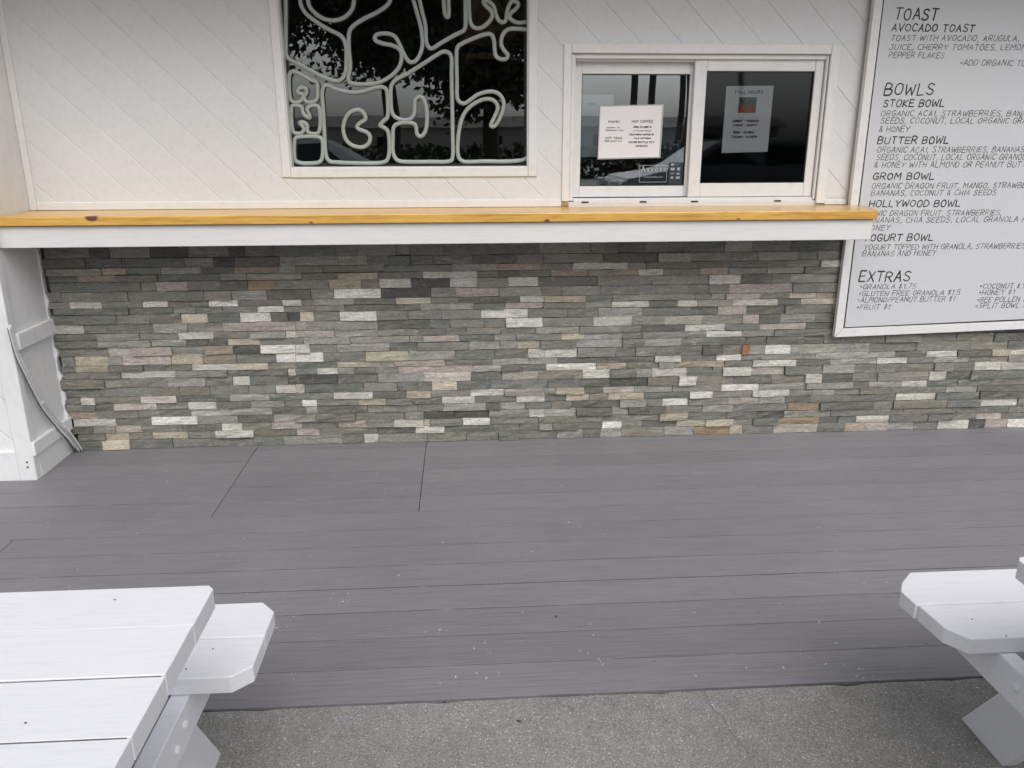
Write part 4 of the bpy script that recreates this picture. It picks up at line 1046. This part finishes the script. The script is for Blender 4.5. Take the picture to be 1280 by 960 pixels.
# ============================================================ WHAT THE GLASS MIRRORS (behind the viewer)
rnd = random.Random(31)
def palm(x, y, h, label):
    t = thing("palm_tree", label, "palm tree", (x, y, 0), group="palm trees across the car park")
    pts = [(x + 0.15 * math.sin(i * 0.5), y, h * i / 8) for i in range(9)]
    v_, f_ = tube_geo(pts, [0.21 - 0.012 * i for i in range(9)], 8)
    mesh_obj("trunk", v_, f_, M['bark'], t, smooth=True)
    vs, fs = [], []
    for k in range(34):
        a = rnd.uniform(0, 6.28); el = rnd.uniform(-0.9, 1.1); L = rnd.uniform(1.5, 2.1)
        prev = None
        for s in range(6):
            u = s / 5; r = L * u
            p_ = Vector((pts[-1][0] + math.cos(a) * r * math.cos(el), y + math.sin(a) * r * math.cos(el), h + math.sin(el) * r - 1.1 * u * u))
            w = 0.28 * (1 - u) + 0.03
            b = len(vs); vs += [tuple(p_ + Vector((-math.sin(a) * w, math.cos(a) * w, -0.1))), tuple(p_), tuple(p_ + Vector((math.sin(a) * w, -math.cos(a) * w, -0.1)))]
            if s: fs += [[b - 3, b - 2, b + 1, b], [b - 2, b - 1, b + 2, b + 1]]
    mesh_obj("crown", vs, fs, M['palmleaf'], t)
for i, (x, y, h, w) in enumerate(((9.0, -40, 16, "tall"), (10.4, -42, 15, "tallest"), (12.6, -44, 12, "slim"), (17.0, -47, 9, "short"), (15.2, -52, 8.2, "low"))):
    palm(x, y, h, "%s palm tree across the car park, mirrored in the service window" % w)
def shade_tree(x, y, z0, z1, rad, label, nleaf=36000):
    t = thing("shade_tree", label, "tree", (x, y, 0), group="dark trees along the car park")
    v_, f_ = tube_geo([(x, y, -0.01), (x + .1, y, z0 * .6), (x + .05, y, z0 + 1.5)], [0.28, 0.22, 0.16], 8)
    for k in range(5):
        a = k * 1.3; tube_geo([(x + .05, y, z0 + .4), (x + math.cos(a) * rad * .4, y + math.sin(a) * rad * .4, z0 + 2.2), (x + math.cos(a) * rad * .7, y + math.sin(a) * rad * .7, z0 + 3.5)], [.13, .08, .03], 6, verts=v_, faces=f_)
    mesh_obj("trunk", v_, f_, M['bark'], t)
    vs, fs = [], []
    cl = [(rnd.gauss(0, .5), rnd.gauss(0, .5), rnd.uniform(-.9, .9)) for _ in range(44)]
    for k in range(nleaf):
        c = rnd.choice(cl); s = rad * .26
        px = x + c[0] * rad * .8 + rnd.gauss(0, s); py = y + c[1] * rad * .8 + rnd.gauss(0, s)
        pz = (z0 + z1) / 2 + c[2] * (z1 - z0) / 2 + rnd.gauss(0, s * .7)
        if pz < z0 - .4: continue
        q = rnd.uniform(.07, .14); a = Vector((rnd.gauss(0, 1), rnd.gauss(0, 1), rnd.gauss(0, 1))).normalized(); b_ = a.orthogonal().normalized()
        p_ = Vector((px, py, pz)); b = len(vs)
        vs += [tuple(p_ - a * q), tuple(p_ + b_ * q * .6), tuple(p_ + a * q), tuple(p_ - b_ * q * .6)]; fs.append([b, b + 1, b + 2, b + 3])
    mesh_obj("crown", vs, fs, M['leaf'], t)
shade_tree(-5.2, -19, 3.6, 11, 2.6, "broad dark tree behind the viewer, leftmost in the lettered window's reflection")
shade_tree(-2.0, -20, 3.3, 12, 2.4, "dark leafy tree behind the viewer, in the middle of the lettered window's reflection")
shade_tree(0.7, -17, 1.8, 11, 1.4, "low branched dark tree behind the viewer, right in the lettered window's reflection")
fb = thing("far_building", "low pale building with grey roof across the car park behind the viewer", "building", (0, -58, 0))
box("wall", -26, 24, -62, -58, -0.01, 2.5, M['stucco'], fb)
prism("roof", [(-57.3, 2.5), (-62.5, 2.5), (-60, 3.3)], 'x', -26.6, 24.6, M['rooftile'], fb)
for i in range(6):
    box("window", -22 + i * 8, -20.8 + i * 8, -57.99, -57.9, 1.0, 1.9, M['carglass'], fb)
hd = thing("hedge", "dark clipped hedge along the far kerb of the car park", "hedge", (0, -30, 0))
vs, fs = [], []
for k in range(9000):
    p_ = Vector((rnd.uniform(-22, 26), -30 + rnd.gauss(0, .35), rnd.uniform(0.02, 1.25) + .1 * math.sin(k)))
    q = rnd.uniform(.08, .2); a = Vector((rnd.gauss(0, 1), rnd.gauss(0, 1), rnd.gauss(0, 1))).normalized(); b_ = a.orthogonal().normalized(); b = len(vs)
    vs += [tuple(p_ - a * q), tuple(p_ + b_ * q * .6), tuple(p_ + a * q), tuple(p_ - b_ * q * .6)]; fs.append([b, b + 1, b + 2, b + 3])
mesh_obj("foliage", vs, fs, M['leaf'], hd)
def car(x, y, label, mat):
    t = thing("parked_car", label, "car", (x, y, 0), group="cars parked behind the viewer")
    prof = [(-2.2, .35), (-2.25, .62), (-2.1, .82), (-1.15, .98), (-.45, 1.42), (.95, 1.46), (1.75, 1.05), (2.15, .98), (2.2, .4), (1.85, .28), (-1.9, .28)]
    bm = bmesh.new()
    ws = lambda z: .9 - max(0, z - .95) * .38
    A = [bm.verts.new((x + a, y - ws(b), b)) for a, b in prof]; B = [bm.verts.new((x + a, y + ws(b), b)) for a, b in prof]
    bm.faces.new(A); bm.faces.new(B[::-1])
    for i in range(len(prof)): bm.faces.new([A[i], B[i], B[(i + 1) % len(prof)], A[(i + 1) % len(prof)]])
    bmesh.ops.recalc_face_normals(bm, faces=bm.faces)
    bmesh.ops.bevel(bm, geom=list(bm.edges), offset=.05, segments=2, affect='EDGES')
    bm_obj("body", bm, mat, t, smooth=False)
    for s in (-1, 1):
        for a0, a1, b0, b1 in ((-.92, -.42, .22, -.42), (.3, .3, 1.35, .95)):
            yy = y + s * (.9 - .12)
            poly = [(x + a0, 1.02), (x + a1, 1.36), (x + b1, 1.38), (x + b0, 1.04)]
            vs_ = [(px, y + s * (.912 - max(0, pz - .95) * .38), pz) for px, pz in poly]
            mesh_obj("side_window", vs_, [[0, 1, 2, 3]], M['carglass'], t)
        for wx in (-1.4, 1.35):
            w = mesh_obj("wheel", *tube_geo([(x + wx, y + s * .70, .32), (x + wx, y + s * .92, .32)], .32, 20), M['tyre'], t)
            mesh_obj("rim", *tube_geo([(x + wx, y + s * .921, .32), (x + wx, y + s * .93, .32)], .19, 14), M['carpaint'], w)
    mesh_obj("windscreen", [(x - 1.12, y - .78, 1.005), (x - 1.12, y + .78, 1.005), (x - .50, y + .68, 1.405), (x - .50, y - .68, 1.405)], [[0, 1, 2, 3]], M['carglass'], t)
    for s in (-1, 1): box("headlight", x - 2.27, x - 2.18, y + s * .62 - .16, y + s * .62 + .16, .66, .78, M['vinyl'], t, .02)
car(4.9, -11.0, "silver car parked behind the viewer, mirrored low in the left pane", M['carpaint'])
car(-3.6, -13.0, "white car parked behind the viewer, mirrored in the lettered window", M['siding'])
